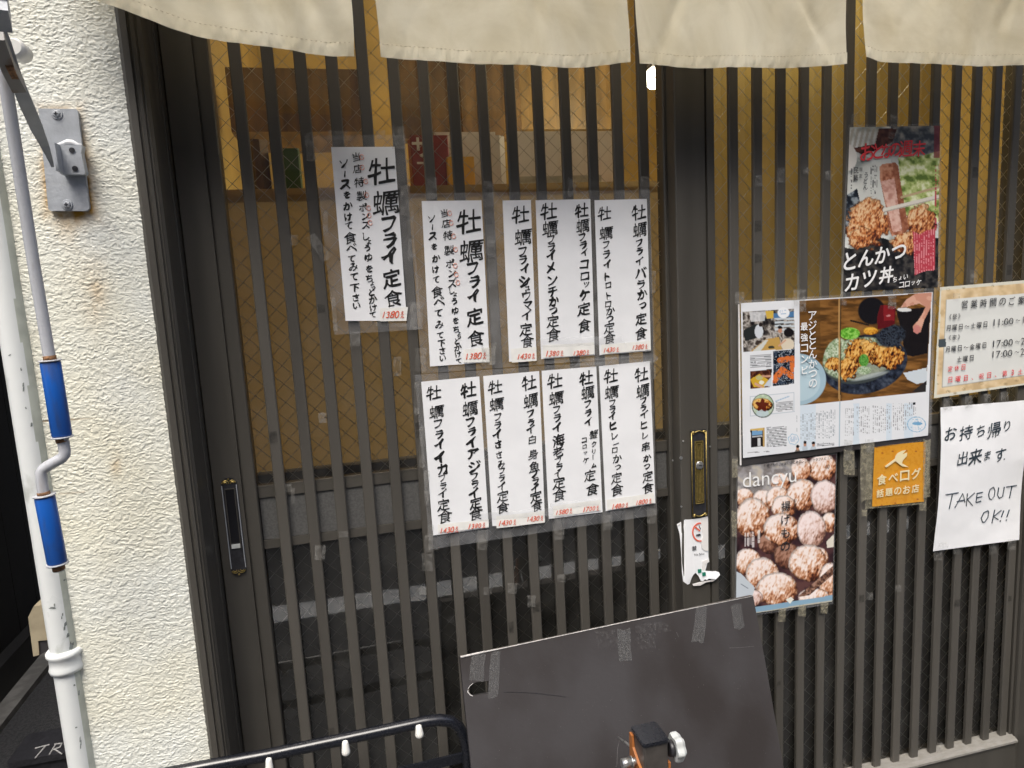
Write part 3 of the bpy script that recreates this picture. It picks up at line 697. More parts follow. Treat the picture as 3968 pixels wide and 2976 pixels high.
# arm rising to the awning
pth = [(-20, 60, -.30, 40), (20, 170, -.27, 44), (60, 300, -.235, 46), (105, 410, -.20, 48), (140, 490, -.17, 44), (172, 560, -.145, 30), (190, 605, -.132, 19), (203, 642, -.122, 10)]
m = MB(); cs = [P(u, v, y) for u, v, y, w in pth]
m.bar(cs, [w * px2m(c) for c, (u, v, y, w) in zip(cs, pth)], .006, (1, .55, 0)); ar = m.build('arm', M['grey_paint'], br)
m = MB(); c2 = [P(u, v, y - .018) for u, v, y in ((-14, 130, -.285), (30, 255, -.25), (72, 335, -.222))]
m.bar(c2, [46 * px2m(c) for c in c2], .016, (1, .4, 0)); m.build('knuckle', M['rusty_paint'], ar)
m = MB(); c3 = [P(u, v, y - .03) for u, v, y in ((-10, -10, -.32), (8, 78, -.30))]
m.bar(c3, [60 * px2m(c) for c in c3], .03, (1, .3, 0)); m.bar([c3[0] + np.array([-.01, .04, 1.86 - c3[0][2]]), c3[0]], .022, .006, (1, .3, 0)); m.build('joint_block', M['grey_paint'], ar)
p = P(56, 185, -.20); m = MB(); m.tube([p + [.0, .022, 0], p, p + [0, -.004, 0]], [.010, .0105, .008], 20); m.build('pin_cap', M['white_plastic'], ar)
m = MB(); c2 = [P(u, v, y - .0275) for u, v, y in ((20, 230, -.25), (42, 268, -.25), (70, 322, -.222))]; m.bar(c2, .006, .004, (1, .4, 0)); m.build('rust_patch', M['rust'], ar)

CY = -.20
ck = thing('crank_handle', P(165, 1904, CY), 'grey awning crank rod with two blue sleeves hanging in front of the white pipe', 'crank')
def rp(u, v): return P(u, v, CY)
pt_ = P(-30, 0, CY - .05)
m = MB(); m.tube([pt_ + np.array([-.05, -.035, 1.86 - pt_[2]]), pt_, P(6, 223, CY - .03), P(127, 1000, CY), P(194, 1398, CY), rp(238, 1675), rp(245, 1712), rp(251, 1745), rp(250, 1763), rp(240, 1775), rp(222, 1785), rp(185, 1806), rp(168, 1818), rp(160, 1832), rp(162, 1862), rp(169, 1915), rp(222, 2178), rp(229, 2211)], .0064, 14)
rod = m.build('rod', M['rod'], ck)
for a, b_ in (((194, 1398), (241, 1692)), ((172, 1920), (223, 2183))):
    A, B = Vector(rp(*a)), Vector(rp(*b_)); t = (B - A).normalized()
    m = MB(); m.tube([A + t * .001, A + t * .0025, B - t * .0025, B - t * .001], [.0100, .0108, .0108, .0100], 20); g = m.build('grip', M['blue'], ck)
    for E_ in (A - t * .0003, B + t * .0003): m = MB(); m.tube([E_ - t * .0008, E_ + t * .0008], .0120, 20); m.build('washer', M['rod'], g)
for a, b_ in (((191, 1378), (194, 1394)), ((238, 1696), (243, 1712)), ((168, 1905), (171, 1918)), ((224, 2186), (229, 2208))):
    m = MB(); m.tube([rp(*a), rp(*b_)], .0069, 14); m.build('rust_ring', M['rust'], rod)

a, b_ = P(111, 2000, -.075), P(226, 2000, -.075)
pr = (b_[0] - a[0]) / 2; pcx = (a[0] + b_[0]) / 2; pcy = -.075
dp = thing('downpipe', (pcx, pcy, GZ), 'white painted downpipe with a collar at the left end of the stucco wall', 'pipe')
m = MB(); n = 40; zs_ = np.linspace(GZ, 1.3, 240); vs = []; fs = []
for j, z in enumerate(zs_):
    for k in range(n): an = 2 * math.pi * k / n; vs.append((pcx + pr * math.cos(an), pcy + pr * math.sin(an), z))
for j in range(len(zs_) - 1):
    for k in range(n):
        fs.append([j * n + k, j * n + (k + 1) % n, (j + 1) * n + (k + 1) % n, (j + 1) * n + k])
m.add(vs, fs, 0, True)
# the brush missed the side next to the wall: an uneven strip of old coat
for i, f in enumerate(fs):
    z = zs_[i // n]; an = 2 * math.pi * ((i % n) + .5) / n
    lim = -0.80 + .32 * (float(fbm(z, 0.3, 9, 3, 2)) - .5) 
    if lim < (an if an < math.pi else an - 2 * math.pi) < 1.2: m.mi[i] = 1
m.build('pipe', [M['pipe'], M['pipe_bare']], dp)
zc = P(250, 2571, -.09)[2]
m = MB(); prof = [(-.017, .001), (-.016, .0035), (-.011, .0045), (-.007, .0030), (.006, .0030), (.009, .0055), (.013, .0055), (.016, .003), (.0165, .0003)]
m.tube([(pcx, pcy, zc + dz) for dz, _ in prof], [pr + e_ for _, e_ in prof], 40); m.build('collar', M['pipe'], dp)
rs_ = random.Random(5)
def on_pipe(u, v):
    z = P(u, v, pcy - pr)[2]; x = P(u, v, pcy - pr)[0]; dx = max(-.98, min(.98, (x - pcx) / pr)); return Vector((pcx + pr * dx, pcy - pr * math.sqrt(1 - dx * dx) - .0004, z))
for u, v, w, h_ in ((200, 2352, 26, 5), (203, 2358, 20, 4), (212, 2346, 5, 14), (238, 2390, 6, 18), (250, 2430, 8, 26), (258, 2462, 7, 20), (270, 2510, 10, 20), (240, 2260, 6, 6), (295, 2820, 6, 6), (37, 1377, 9, 6), (268, 2500, 4, 30), (92, 1500, 8, 26), (80, 1430, 5, 12), (120, 1640, 5, 22), (100, 1580, 6, 8), (300, 2700, 4, 26), (310, 2880, 5, 34), (285, 2660, 8, 6)):
    m = MB()
    for q_ in range(3):
        a_ = u + rs_.uniform(-w, w) * .4; b2 = v + rs_.uniform(-h_, h_) * .4
        m.face([on_pipe(a_ - w / 3, b2 + h_ / 3), on_pipe(a_ + w / 3, b2 + h_ / 4), on_pipe(a_ + w / 4, b2 - h_ / 3), on_pipe(a_ - w / 3, b2 - h_ / 5)])
    m.build('scuff', M['scuff'], dp)

# ================================================================== INTERIOR (seen through the glass)
m = MB(); m.box(-0.138, 2.39, 2.2, 2.28, GZ, 2.5); tag(m.build('back_wall', M['ochre']), 'ochre plaster wall at the back of the lit shop interior', 'wall')
m = MB(); m.box(1.85, 1.95, 0.07, 2.19, GZ, 2.5); tag(m.build('partition_wall', M['ochre']), 'ochre plaster wall on the right inside the shop', 'wall')
m = MB(); m.box(-0.138, 1.84, 0.07, 2.19, 1.62, 1.70); tag(m.build('ceiling', M['wood_mid']), kind='structure')
m = MB(); m.box(-0.139, -0.132, 0.07, 2.19, GZ, 1.61); tag(m.build('inner_wall', M['ochre']), 'ochre plaster wall on the left inside the shop', 'wall')
m = MB(); m.box(D(1512, 300, .30)[0], 1.50, 0.30, 0.33, -0.05, 0.97); tag(m.build('ochre_screen', M['ochre']), 'bright ochre panel just behind the right-hand door glass', 'panel')
m = MB(); m.add([(-0.128, .118, 0.0), (.80, .118, 0.0), (.80, .118, P(1500, 722, .118)[2]), (-0.128, .118, P(1500, 722, .118)[2])], [[0, 1, 2, 3]]); tag(m.build('tan_screen', M['tan']), 'tan paper screen behind the lower half of the upper panes of the left door', 'screen')
m = MB(); m.box(-0.128, 1.50, 0.100, 0.125, -0.88, -0.002); tag(m.build('room_shade_sheet', M['lower_shade']), 'dark sheet added behind the lower door panes, standing in for the unlit room', 'screen')  # added sheet: its dark colour stands in for the unlit room below the counter
zt = P(1500, 722, .118)[2]
m = MB(); m.box(-0.128, .82, 0.126, 0.30, zt - .025, zt - .003); tag(m.build('counter_shelf', M['wood_mid']), 'wooden counter shelf behind the door, carrying small boxes and cards', 'shelf')
def zone(x0, x1, y0, y1, Y):                                       # disp pixels to x/z range on a plane
    a = D(x0, y1, Y); b2 = D(x1, y0, Y); return a[0], b2[0], a[2], b2[2]
def item(name, mat, x0, x1, y0, y1, Y, depth, label, cat, base=True, c=.002):
    a = zone(x0, x1, y0, y1, Y); m = MB(); m.box(a[0], a[1], Y, Y + depth, zt - .0025 if base else a[2], a[3], c=c)
    return tag(m.build(name, mat), label, cat)
item('red_box', M['redbox'], 893, 968, 292, 400, .20, .05, 'red printed box with white strokes standing on the counter shelf', 'box')
m = MB(); put_glyph(m, 'サ', D(912, 318, .199), .035, .03); put_glyph(m, '一', D(918, 352, .199), .028, .03)
ob = [o for o in C.objects if o.name.startswith('red_box')][0]; m.build('writing', M['print_white'], ob)
item('white_card', M['whitecard'], 940, 1070, 285, 330, .27, .003, 'broad pale card standing behind the red box', 'card')
item('pale_jar', M['whitecard'], 1052, 1092, 292, 400, .19, .04, 'pale grey jar standing beside the red box on the counter shelf', 'jar', c=.012)
item('orange_carton', M['yellowbox'], 968, 1024, 338, 392, .19, .03, 'small orange carton in front of the pale jar', 'carton')
item('menu_card', M['whitecard'], 1112, 1345, 283, 372, .285, .003, 'large pale menu card standing along the counter shelf', 'card')
item('green_carton', M['greenbox'], 600, 645, 320, 400, .20, .04, 'green carton at the left of the counter shelf', 'carton')
item('brown_bottle', M['wood_dark'], 540, 575, 300, 400, .21, .03, 'small brown bottle left of the green carton', 'bottle', c=.012)
item('blue_tray', M['pipe_bare'], 1120, 1300, 378, 396, .17, .04, 'low grey green tray in front of the menu card', 'tray')
item('wood_cupboard', M['wood_dark'], 500, 790, 150, 285, .6, .25, 'dark brown wooden cupboard on the wall at the upper left inside', 'cupboard', base=False)
item('wood_beam', M['wood_olive'], 870, 1330, 60, 280, .9, .05, 'amber wooden panel high on the inside wall behind the left door', 'panel', base=False)
item('wood_post', M['wood_dark'], 860, 960, 60, 300, .75, .06, 'dark brown wooden post inside the left door', 'post', base=False)
item('wall_paper', M['whitecard'], 1130, 1330, 285, 350, 1.2, .004, 'pale paper pinned to the wall under the lamp', 'paper', base=False)
item('dark_cabinet', M['wood_dark'], 1000, 1120, 120, 300, .85, .04, 'dark wooden cabinet door beside the amber panel', 'cabinet', base=False)
# the lit lamp
lp = thing('wall_lamp', D(1412, 190, .62), 'small glowing white lamp between the two door leaves', 'lamp')
a = zone(1400, 1424, 148, 192, .62)
lw_ = (a[1] - a[0]) / 2 * 1.15; lh_ = a[3] - a[2]
m = MB(); m.tube([((a[0] + a[1]) / 2, .62, a[2] + lh_ * t) for t in (0, .03, .1, .2, .8, .92, 1)], [lw_ * q_ for q_ in (.25, .6, .88, 1, 1, .85, .5)], 24); m.build('lamp_shade', M['lamp'], lp)
m = MB(); m.box(a[0] + .005, a[1] - .005, .605, .635, a[3] + .0005, a[3] + .02); m.tube([((a[0] + a[1]) / 2, .62, a[3] + .02), ((a[0] + a[1]) / 2, .62, 1.62)], .003, 6); m.build('lamp_cap', M['black'], lp)
def plight(name, loc, e, r, col):
    l = bpy.data.lights.new(name, 'POINT'); l.energy = e; l.shadow_soft_size = r; l.color = col
    o = bpy.data.objects.new(name, l); C.objects.link(o); o.location = loc; return o
plight('lamp_bulb', ((a[0] + a[1]) / 2, .52, (a[2] + a[3]) / 2), 3.0, .04, (1, .84, .56))
plight('ceiling_bulb', (0.55, 1.3, 1.45), 4.6, .12, (1, .84, .56))
plight('panel_fill', (1.12, .235, 0.955), 1.9, .05, (1, .84, .56))  # added fill without a fixture, brightens the ochre panel
plight('shelf_front_fill', (0.45, .15, 0.92), .28, .05, (1, .88, .66))  # added fill hidden above the glass, lights the fronts of the shelf items
plight('screen_back_fill', (0.55, .8, 0.12), 5, .12, (1, .84, .56))  # added fill behind the tan screen, makes it glow
plight('panel_low_fill', (1.15, .22, 0.06), .45, .05, (1, .84, .56))  # added fill without a fixture, brightens the foot of the ochre panel

# ================================================================== MENU SHEETS ON THE LEFT DOOR
zA = lambda x, y: (1150 + x / 1.74625, 500 + y / 1.74625)
zB = lambda x, y: (1850 + x / 2.212, 700 + y / 2.212)
zC = lambda x, y: (1550 + x / 2.0733, 1350 + y / 2.0733)
FY, SY, TY, GY, PY = -.0040, -.0056, -.0062, -.0067, -.0074          # film, slip, ink, price tag, price ink
def lerp(a, b_, t): return a + (b_ - a) * t
def sheet(mb, crn, nx_=14, ny_=22, wav=0.0, seed=0, mi=0, curl=0.0):
    a, b_, c_, d__ = crn; rows = []
    for j in range(ny_ + 1):
        v = j / ny_; row = []
        for i in range(nx_ + 1):
            u = i / nx_; p = lerp(lerp(a, b_, u), lerp(d__, c_, u), v)
            w_ = wav * (float(fbm(u * 2 + seed, v * 3 + seed, 1.3, 2, seed)) - .5)
            row.append((p[0], p[1] - abs(w_) - curl * (abs(v - .5) * 2) ** 4, p[2]))
        rows.append(row)
    mb.grid(rows, mi)
def film(name, parent, crn, Y, mat='film'):
    m = MB(); sheet(m, [P(*q_, Y) for q_ in crn], 20, 20, .0009, 3); return m.build(name, M[mat], parent)
def tape(parent, u, v, w, h_, ang=0, Y=-.0075, mat='tape', seed=0, pf=None):
    """a strip of clear tape centred on a photo pixel"""
    r_ = random.Random(int(u * 7 + v)); ca, sa = math.cos(math.radians(ang)), math.sin(math.radians(ang)); pts = []
    for a_, b2 in ((-.5, -.5), (0, -.5), (.5, -.5), (.5, 0), (.5, .5), (0, .5), (-.5, .5), (-.5, 0)):
        x = a_ * w + r_.uniform(-.06, .06) * w; y = b2 * h_ + r_.uniform(-.05, .05) * h_
        pts.append(pf(u + x * ca - y * sa, v + x * sa + y * ca, Y) if pf else P(u + x * ca - y * sa, v + x * sa + y * ca, Y - r_.uniform(0, .0012)))
    m = MB(); c = sum(pts) / 8 + np.array([0, -.0006, 0]); m.add([c] + pts, [[0, i + 1, (i + 1) % 8 + 1] for i in range(8)], 0, True)
    return m.build('tape', M[mat], parent)

def slip(parent, crn, zf, columns, tags, circles=()):
    m = MB(); sheet(m, [P(*zf(*q_), SY) for q_ in crn], 10, 18, .0003, 2); s_ = m.build('menu_slip', M['paper'], parent)
    k = 0
    for col in columns:
        m = MB()
        for ch, x, y, sz in col:
            k += 1
            p = P(*zf(x, y), TY); size = sz * px2m(p) / zf.scale
            kan = ch > '\u4e00' and ch not in '一口下'
            small = sz / zf.scale < 45
            off = (.002 if ch in '蠣製' else .004) if kan else .010
            br_ = .028 if kan else .084
            if ch in '蠣製蟹魚': br_ = .014
            if ch == '食': br_ = .018
            if small: off *= .6; br_ *= .75
            put_glyph(m, ch, p, size * (.91 if kan else .84), off, br_, shear=.15, slant=.05, rot=math.radians((k * 37 % 9) - 4), jit=.09, seed=k, sx=1.05)
        m.build('brush_writing', M['ink'], s_)
    if circles:
        m = MB()
        for j, (x, y) in enumerate(circles):
            p = P(*zf(x, y), TY - .0002); r_ = 13 * px2m(p) / zf.scale
            m.tube([(p[0] + r_ * 1.0 * math.cos(t_), p[1], p[2] + 1.25 * r_ * math.sin(t_)) for t_ in np.linspace(.4, 6.2, 12)], .0005, 4)
        m.build('red_circle', M['ink_pink'], s_)
    for rect, txt, c, wd in tags:
        m = MB(); sheet(m, [P(*zf(*q_), GY) for q_ in rect], 4, 3, .0006, 5)
        n = len(txt); p0 = P(*zf(*c), PY); mm = px2m(p0) / zf.scale
        tilt = (rect[1][1] - rect[0][1]) / (rect[1][0] - rect[0][0])
        dw = wd * .76 / n
        for j, ch in enumerate(txt):
            x = c[0] - wd / 2 + dw * (j + .5); y = c[1] + tilt * (x - c[0])
            put_glyph(m, ch, P(*zf(x, y), PY), dw * 1.45 * mm * (1 + .1 * math.sin(j * 5 + c[0])), .0, .016, slant=.30, mi=1, sx=1.0, jit=.08, seed=int(c[0]) + j, rot=.06 * math.sin(j * 3 + c[1]))
        for j, ch in enumerate('えん'):
            x = c[0] + wd * .40; y = c[1] + tilt * wd * .4 + (j - .35) * wd * .15
            put_glyph(m, ch, P(*zf(x, y), PY), wd * .15 * mm, .02, .02, slant=.2, mi=1)
        m.build('price_tag', [M['tagpaper'], M['ink_red']], s_)
    return s_
for f_, sc_ in ((zA, 1.74625), (zB, 2.212), (zC, 2.0733)): f_.scale = sc_
def col(txt, nums): return [(ch,) + n for ch, n in zip(txt, nums)]

# -- single sheet at the upper left
l1c = [zA(105, 45), zA(735, 38), zA(848, 1355), zA(255, 1392)]
L1 = thing('laminated_menu', P(*zA(490, 1380), FY), 'tall single laminated oyster fry menu taped highest on the left door', 'menu sheet', 'laminated menu sheets on the left door')
film('laminate_film', L1, l1c, FY)
slip(L1, [(232, 122), (662, 120), (745, 1298), (330, 1298)], zA, [
 col('牡蠣フライ定食', [(575, 285, 185), (602, 495, 180), (622, 645, 110), (632, 755, 105), (625, 860, 112), (642, 1010, 128), (653, 1145, 122)]),
 col('当店特製ポンズしょうゆをちょっとかけて', [(402, 190, 62), (410, 270, 62), (422, 360, 68), (440, 452, 72), (448, 530, 58), (465, 590, 52), (468, 645, 60), (470, 725, 58), (487, 765, 36), (478, 805, 52), (485, 870, 62), (490, 945, 52), (490, 1010, 56), (510, 1045, 32), (518, 1075, 30), (507, 1105, 52), (515, 1155, 62), (518, 1210, 52), (515, 1258, 46)]),
 col('ソースをかけて食べてみて下さい', [(315, 235, 62), (325, 305, 46), (328, 375, 76), (340, 445, 52), (345, 520, 68), (347, 595, 58), (352, 655, 56), (362, 735, 84), (370, 805, 78), (370, 878, 52), (383, 935, 68), (387, 1000, 56), (393, 1075, 66), (400, 1140, 56), (405, 1195, 52)])],
 [([(563, 1212), (752, 1205), (742, 1298), (565, 1301)], '1380', (652, 1255), 158)],
 [(440, 190), (443, 260), (467, 355), (473, 447), (487, 535), (490, 585), (497, 635)])
for t_ in ((90, 120, 60, 190, -8), (280, 40, 130, 60, 0), (690, 60, 90, 160, 0), (735, 480, 60, 200, 0), (195, 640, 34, 170, 0), (150, 800, 70, 210, -35), (810, 1262, 90, 190, 2), (395, 1420, 70, 95, 0), (640, 1325, 240, 30, 0), (570, 40, 60, 60, 0), (255, 1260, 30, 220, -4), (775, 820, 40, 160, 0)):
    u, v = zA(t_[0], t_[1]); tape(L1, u, v, t_[2] / 1.746, t_[3] / 1.746, t_[4])

# -- upper wide sheet
l2c = [zA(765, 437), zB(1478, 78), zB(1523, 1502), zA(845, 1655)]
L2 = thing('laminated_menu', P(*zA(1500, 1600), FY), 'wide laminated menu sheet, upper of the two wide ones on the left door', 'menu sheet', 'laminated menu sheets on the left door')
film('laminate_film', L2, l2c, FY)
slip(L2, [(845, 487), (1250, 482), (1305, 1578), (902, 1607)], zA, [
 col('牡蠣フライ定食', [(1165, 625, 170), (1180, 822, 165), (1188, 945, 88), (1205, 1035, 85), (1195, 1130, 88), (1205, 1270, 122), (1212, 1415, 118)]),
 col('当店特製ポンズしょうゆをちょっとかけて', [(998, 570, 56), (1010, 640, 62), (1022, 720, 66), (1032, 820, 72), (1037, 910, 62), (1052, 975, 56), (1052, 1040, 66), (1050, 1095, 46), (1070, 1120, 30), (1067, 1165, 52), (1072, 1230, 56), (1075, 1295, 46), (1078, 1355, 50), (1098, 1385, 30), (1098, 1410, 28), (1085, 1435, 46), (1090, 1480, 56), (1092, 1525, 46), (1097, 1570, 40)]),
 col('ソースをかけて食べてみて下さい', [(910, 608, 52), (918, 665, 40), (920, 725, 62), (930, 795, 46), (942, 875, 62), (938, 950, 52), (943, 1020, 52), (950, 1100, 82), (962, 1170, 82), (958, 1245, 56), (965, 1325, 66), (970, 1395, 46), (980, 1450, 56), (985, 1500, 52), (988, 1550, 46)])],
 [([(1128, 1492), (1303, 1478), (1306, 1577), (1130, 1581)], '1380', (1212, 1535), 150)],
 [(1035, 570), (1045, 635), (1062, 725), (1075, 815), (1073, 925), (1080, 985), (1090, 1040)])
slip(L2, [(215, 170), (458, 166), (508, 1543), (272, 1552)], zB, [
 col('牡蠣フライシュウマイ定食', [(370, 290, 155), (390, 480, 150), (385, 610, 85), (393, 680, 80), (405, 755, 86), (405, 860, 108), (428, 922, 52), (420, 985, 98), (430, 1070, 86), (420, 1150, 98), (417, 1275, 118), (428, 1380, 118)])],
 [([(288, 1442), (505, 1425), (508, 1543), (295, 1560)], '1430', (418, 1505), 160)])
slip(L2, [(498, 168), (968, 158), (1006, 1497), (546, 1530)], zB, [
 col('牡蠣フライメンチかつ定食', [(612, 262, 150), (622, 405, 140), (628, 505, 75), (636, 570, 75), (630, 640, 92), (628, 745, 92), (643, 855, 98), (645, 950, 98), (655, 1035, 102), (650, 1115, 82), (648, 1205, 112), (652, 1320, 128)]),
 col('牡蠣フライコロッケ定食', [(895, 255, 125), (903, 387, 122), (897, 485, 66), (908, 555, 76), (918, 615, 72), (913, 718, 84), (920, 820, 82), (935, 890, 54), (918, 980, 104), (913, 1100, 122), (918, 1240, 122)])],
 [([(562, 1410), (800, 1400), (802, 1505), (566, 1520)], '1380', (662, 1480), 160), ([(803, 1400), (1000, 1385), (1004, 1488), (805, 1504)], '1380', (890, 1475), 145)])
slip(L2, [(1003, 168), (1452, 156), (1487, 1460), (1046, 1497)], zB, [
 col('牡蠣フライトロトロかつ定食', [(1090, 280, 122), (1102, 447, 122), (1103, 550, 66), (1108, 633, 76), (1112, 715, 76), (1112, 820, 78), (1122, 897, 56), (1125, 985, 72), (1120, 1060, 60), (1140, 1115, 86), (1135, 1185, 76), (1130, 1260, 98), (1133, 1350, 108)]),
 col('牡蠣フライバラかつ定食', [(1385, 270, 132), (1392, 420, 128), (1387, 535, 66), (1393, 605, 72), (1387, 690, 76), (1400, 790, 112), (1403, 890, 84), (1415, 975, 102), (1415, 1070, 76), (1403, 1185, 108), (1403, 1310, 118)])],
 [([(1062, 1405), (1270, 1390), (1272, 1470), (1066, 1490)], '1430', (1147, 1450), 140), ([(1272, 1390), (1483, 1370), (1487, 1452), (1274, 1470)], '1380', (1393, 1425), 140)])
for zf, t_ in [(zA, x) for x in ((915, 400, 70, 150, 0), (1300, 440, 75, 170, 0), (770, 640, 40, 190, 0), (1325, 1520, 50, 150, 0), (840, 1560, 70, 160, 0), (1320, 800, 50, 130, 0))] + [(zB, x) for x in ((808, 60, 66, 160, 0), (1435, 55, 75, 170, 0), (1505, 870, 40, 190, 0), (900, 1375, 760, 70, -2), (1180, 1545, 700, 60, -3), (95, 1500, 110, 150, 0))]:
    u, v = zf(t_[0], t_[1]); tape(L2, u, v, t_[2] / zf.scale, t_[3] / zf.scale, t_[4], mat='film' if t_[2] > 300 else 'tape')

# -- lower wide sheet
l3c = [zC(118, 212), zC(2022, 78), zC(2066, 1338), zC(240, 1617)]
L3 = thing('laminated_menu', P(*zC(1100, 1480), FY), 'wide laminated menu sheet of four double-column slips, lowest on the left door', 'menu sheet', 'laminated menu sheets on the left door')
film('laminate_film', L3, l3c, FY)
slip(L3, [(170, 268), (637, 225), (714, 1440), (265, 1503)], zC, [
 col('牡蠣フライイカフライ定食', [(272, 355, 122), (293, 507, 118), (305, 607, 76), (317, 693, 76), (315, 770, 88), (318, 875, 98), (340, 970, 98), (338, 1043, 60), (347, 1105, 60), (340, 1165, 78), (350, 1257, 104), (362, 1350, 118)]),
 col('牡蠣フライアジフライ定食', [(550, 333, 132), (563, 483, 128), (565, 593, 76), (578, 670, 76), (573, 755, 102), (583, 850, 98), (597, 950, 108), (595, 1030, 70), (603, 1092, 70), (590, 1165, 92), (608, 1243, 104), (610, 1330, 118)])],
 [([(303, 1415), (510, 1393), (512, 1460), (306, 1481)], '1430', (395, 1458), 155), ([(512, 1393), (712, 1372), (714, 1436), (514, 1459)], '1380', (617, 1425), 145)])
slip(L3, [(668, 222), (1118, 182), (1165, 1395), (742, 1428)], zC, [
 col('牡蠣フライささみフライ定食', [(765, 310, 118), (775, 447, 118), (785, 552, 66), (787, 618, 66), (778, 690, 82), (790, 770, 72), (795, 855, 62), (813, 930, 74), (817, 985, 54), (818, 1043, 60), (815, 1105, 76), (825, 1187, 98), (828, 1278, 104)]),
 col('牡蠣フライ白身魚フライ定食', [(1037, 275, 122), (1050, 420, 122), (1048, 525, 66), (1055, 595, 66), (1047, 650, 76), (1062, 732, 76), (1070, 850, 90), (1080, 950, 94), (1078, 1010, 66), (1090, 1065, 66), (1083, 1125, 78), (1092, 1190, 98), (1100, 1268, 98)])],
 [([(772, 1348), (960, 1328), (963, 1424), (776, 1446)], '1430', (863, 1400), 150), ([(962, 1328), (1160, 1305), (1163, 1398), (965, 1423)], '1430', (1085, 1368), 140)])
slip(L3, [(1137, 180), (1577, 145), (1627, 1315), (1195, 1370)], zC, [
 col('牡蠣フライ海老フライ定食', [(1245, 260, 128), (1255, 397, 122), (1257, 493, 66), (1265, 560, 72), (1260, 635, 82), (1275, 737, 108), (1270, 830, 94), (1270, 905, 60), (1280, 955, 64), (1265, 1003, 62), (1278, 1080, 108), (1280, 1175, 114)]),
 col('牡蠣フライ蟹クリームコロッケ定食', [(1497, 238, 118), (1508, 355, 114), (1508, 447, 60), (1512, 520, 66), (1513, 590, 78), (1555, 690, 76), (1558, 768, 50), (1557, 828, 44), (1550, 875, 44), (1558, 940, 50), (1480, 737, 48), (1483, 790, 38), (1490, 838, 32), (1493, 900, 56), (1525, 1020, 98), (1545, 1130, 112)])],
 [([(1228, 1268), (1420, 1240), (1424, 1330), (1234, 1352)], '1580', (1318, 1312), 140), ([(1422, 1240), (1608, 1218), (1612, 1300), (1426, 1329)], '1700', (1535, 1288), 135)])
slip(L3, [(1598, 143), (2008, 102), (2052, 1245), (1652, 1308)], zC, [
 col('牡蠣フライヒレ一口かつ定食', [(1695, 220, 122), (1700, 350, 118), (1705, 440, 60), (1708, 492, 60), (1703, 545, 66), (1712, 618, 78), (1725, 702, 66), (1735, 768, 62), (1725, 820, 52), (1745, 885, 84), (1750, 955, 60), (1740, 1040, 94), (1745, 1135, 108)]),
 col('牡蠣フライヒレ串かつ定食', [(1940, 208, 118), (1950, 340, 114), (1955, 422, 60), (1957, 478, 60), (1960, 530, 72), (1960, 612, 72), (1970, 700, 60), (1975, 790, 84), (1985, 880, 74), (1983, 950, 62), (1990, 1030, 94), (1993, 1120, 98)])],
 [([(1660, 1215), (1860, 1188), (1864, 1270), (1666, 1298)], '1480', (1768, 1265), 140), ([(1862, 1188), (2040, 1162), (2046, 1240), (1866, 1268)], '1800', (1958, 1232), 135)])
for t_ in ((135, 400, 40, 260, 0), (175, 800, 50, 330, 0), (215, 1130, 44, 280, 0), (265, 1570, 70, 90, 0), (245, 1470, 50, 100, 0), (665, 1540, 80, 150, 0), (1280, 1450, 80, 190, 0), (1670, 1400, 76, 120, 0), (2020, 1350, 70, 120, 0), (2030, 170, 46, 150, 0), (2032, 480, 26, 80, 0), (230, 1570, 70, 140, 0), (900, 1335, 640, 60, -4), (1420, 1250, 400, 50, -6)):
    u, v = zC(t_[0], t_[1]); tape(L3, u, v, t_[2] / 2.0733, t_[3] / 2.0733, t_[4], mat='film' if t_[2] > 300 else 'tape')
# old tape left on the slats
for u, v, w, h_ in ((1135, 1920, 16, 60), (1118, 1890, 24, 30), (1240, 2140, 40, 60), (1655, 2180, 40, 70), (1890, 2290, 30, 30), (1985, 2280, 34, 40), (1640, 2290, 26, 30), (2060, 2330, 30, 44), (1330, 2070, 36, 24), (1250, 1620, 30, 40), (2175, 2240, 30, 30), (1140, 930, 30, 40), (1540, 1420, 30, 70)):
    tape(doorL, u, v, w, h_, 0, -.0012, 'tape')
for u, v, w, h_ in ((2940, 700, 26, 46), (3025, 680, 30, 60), (3122, 660, 0 + 22, 34), (3212, 680, 26, 38), (3640, 2900, 22, 44), (3370, 2310, 26, 30), (3480, 2280, 26, 26)):
    tape(doorR, u, v, w, h_, 0, YR - .0012, 'tape')

rs_ = random.Random(21)
for k in range(46):
    dr, x_, y_ = (doorL, rs_.randrange(15) * .045, 0.0) if k < 26 else (doorR, .7788 + rs_.randrange(15) * .045, YR)
    z_ = rs_.uniform(-.55, .1) if k % 3 else rs_.uniform(.1, .5); w_, h_ = rs_.uniform(.007, .016), rs_.uniform(.008, .022)
    m = MB(); m.face([(x_ + .001, y_ - .0006, z_), (x_ + .001 + w_, y_ - .0006, z_ + rs_.uniform(-.002, .002)), (x_ + .001 + w_, y_ - .0006, z_ + h_), (x_ + .001, y_ - .0006, z_ + h_ + rs_.uniform(-.002, .002))]); m.build('tape_mark', M['residue_dark'], dr)

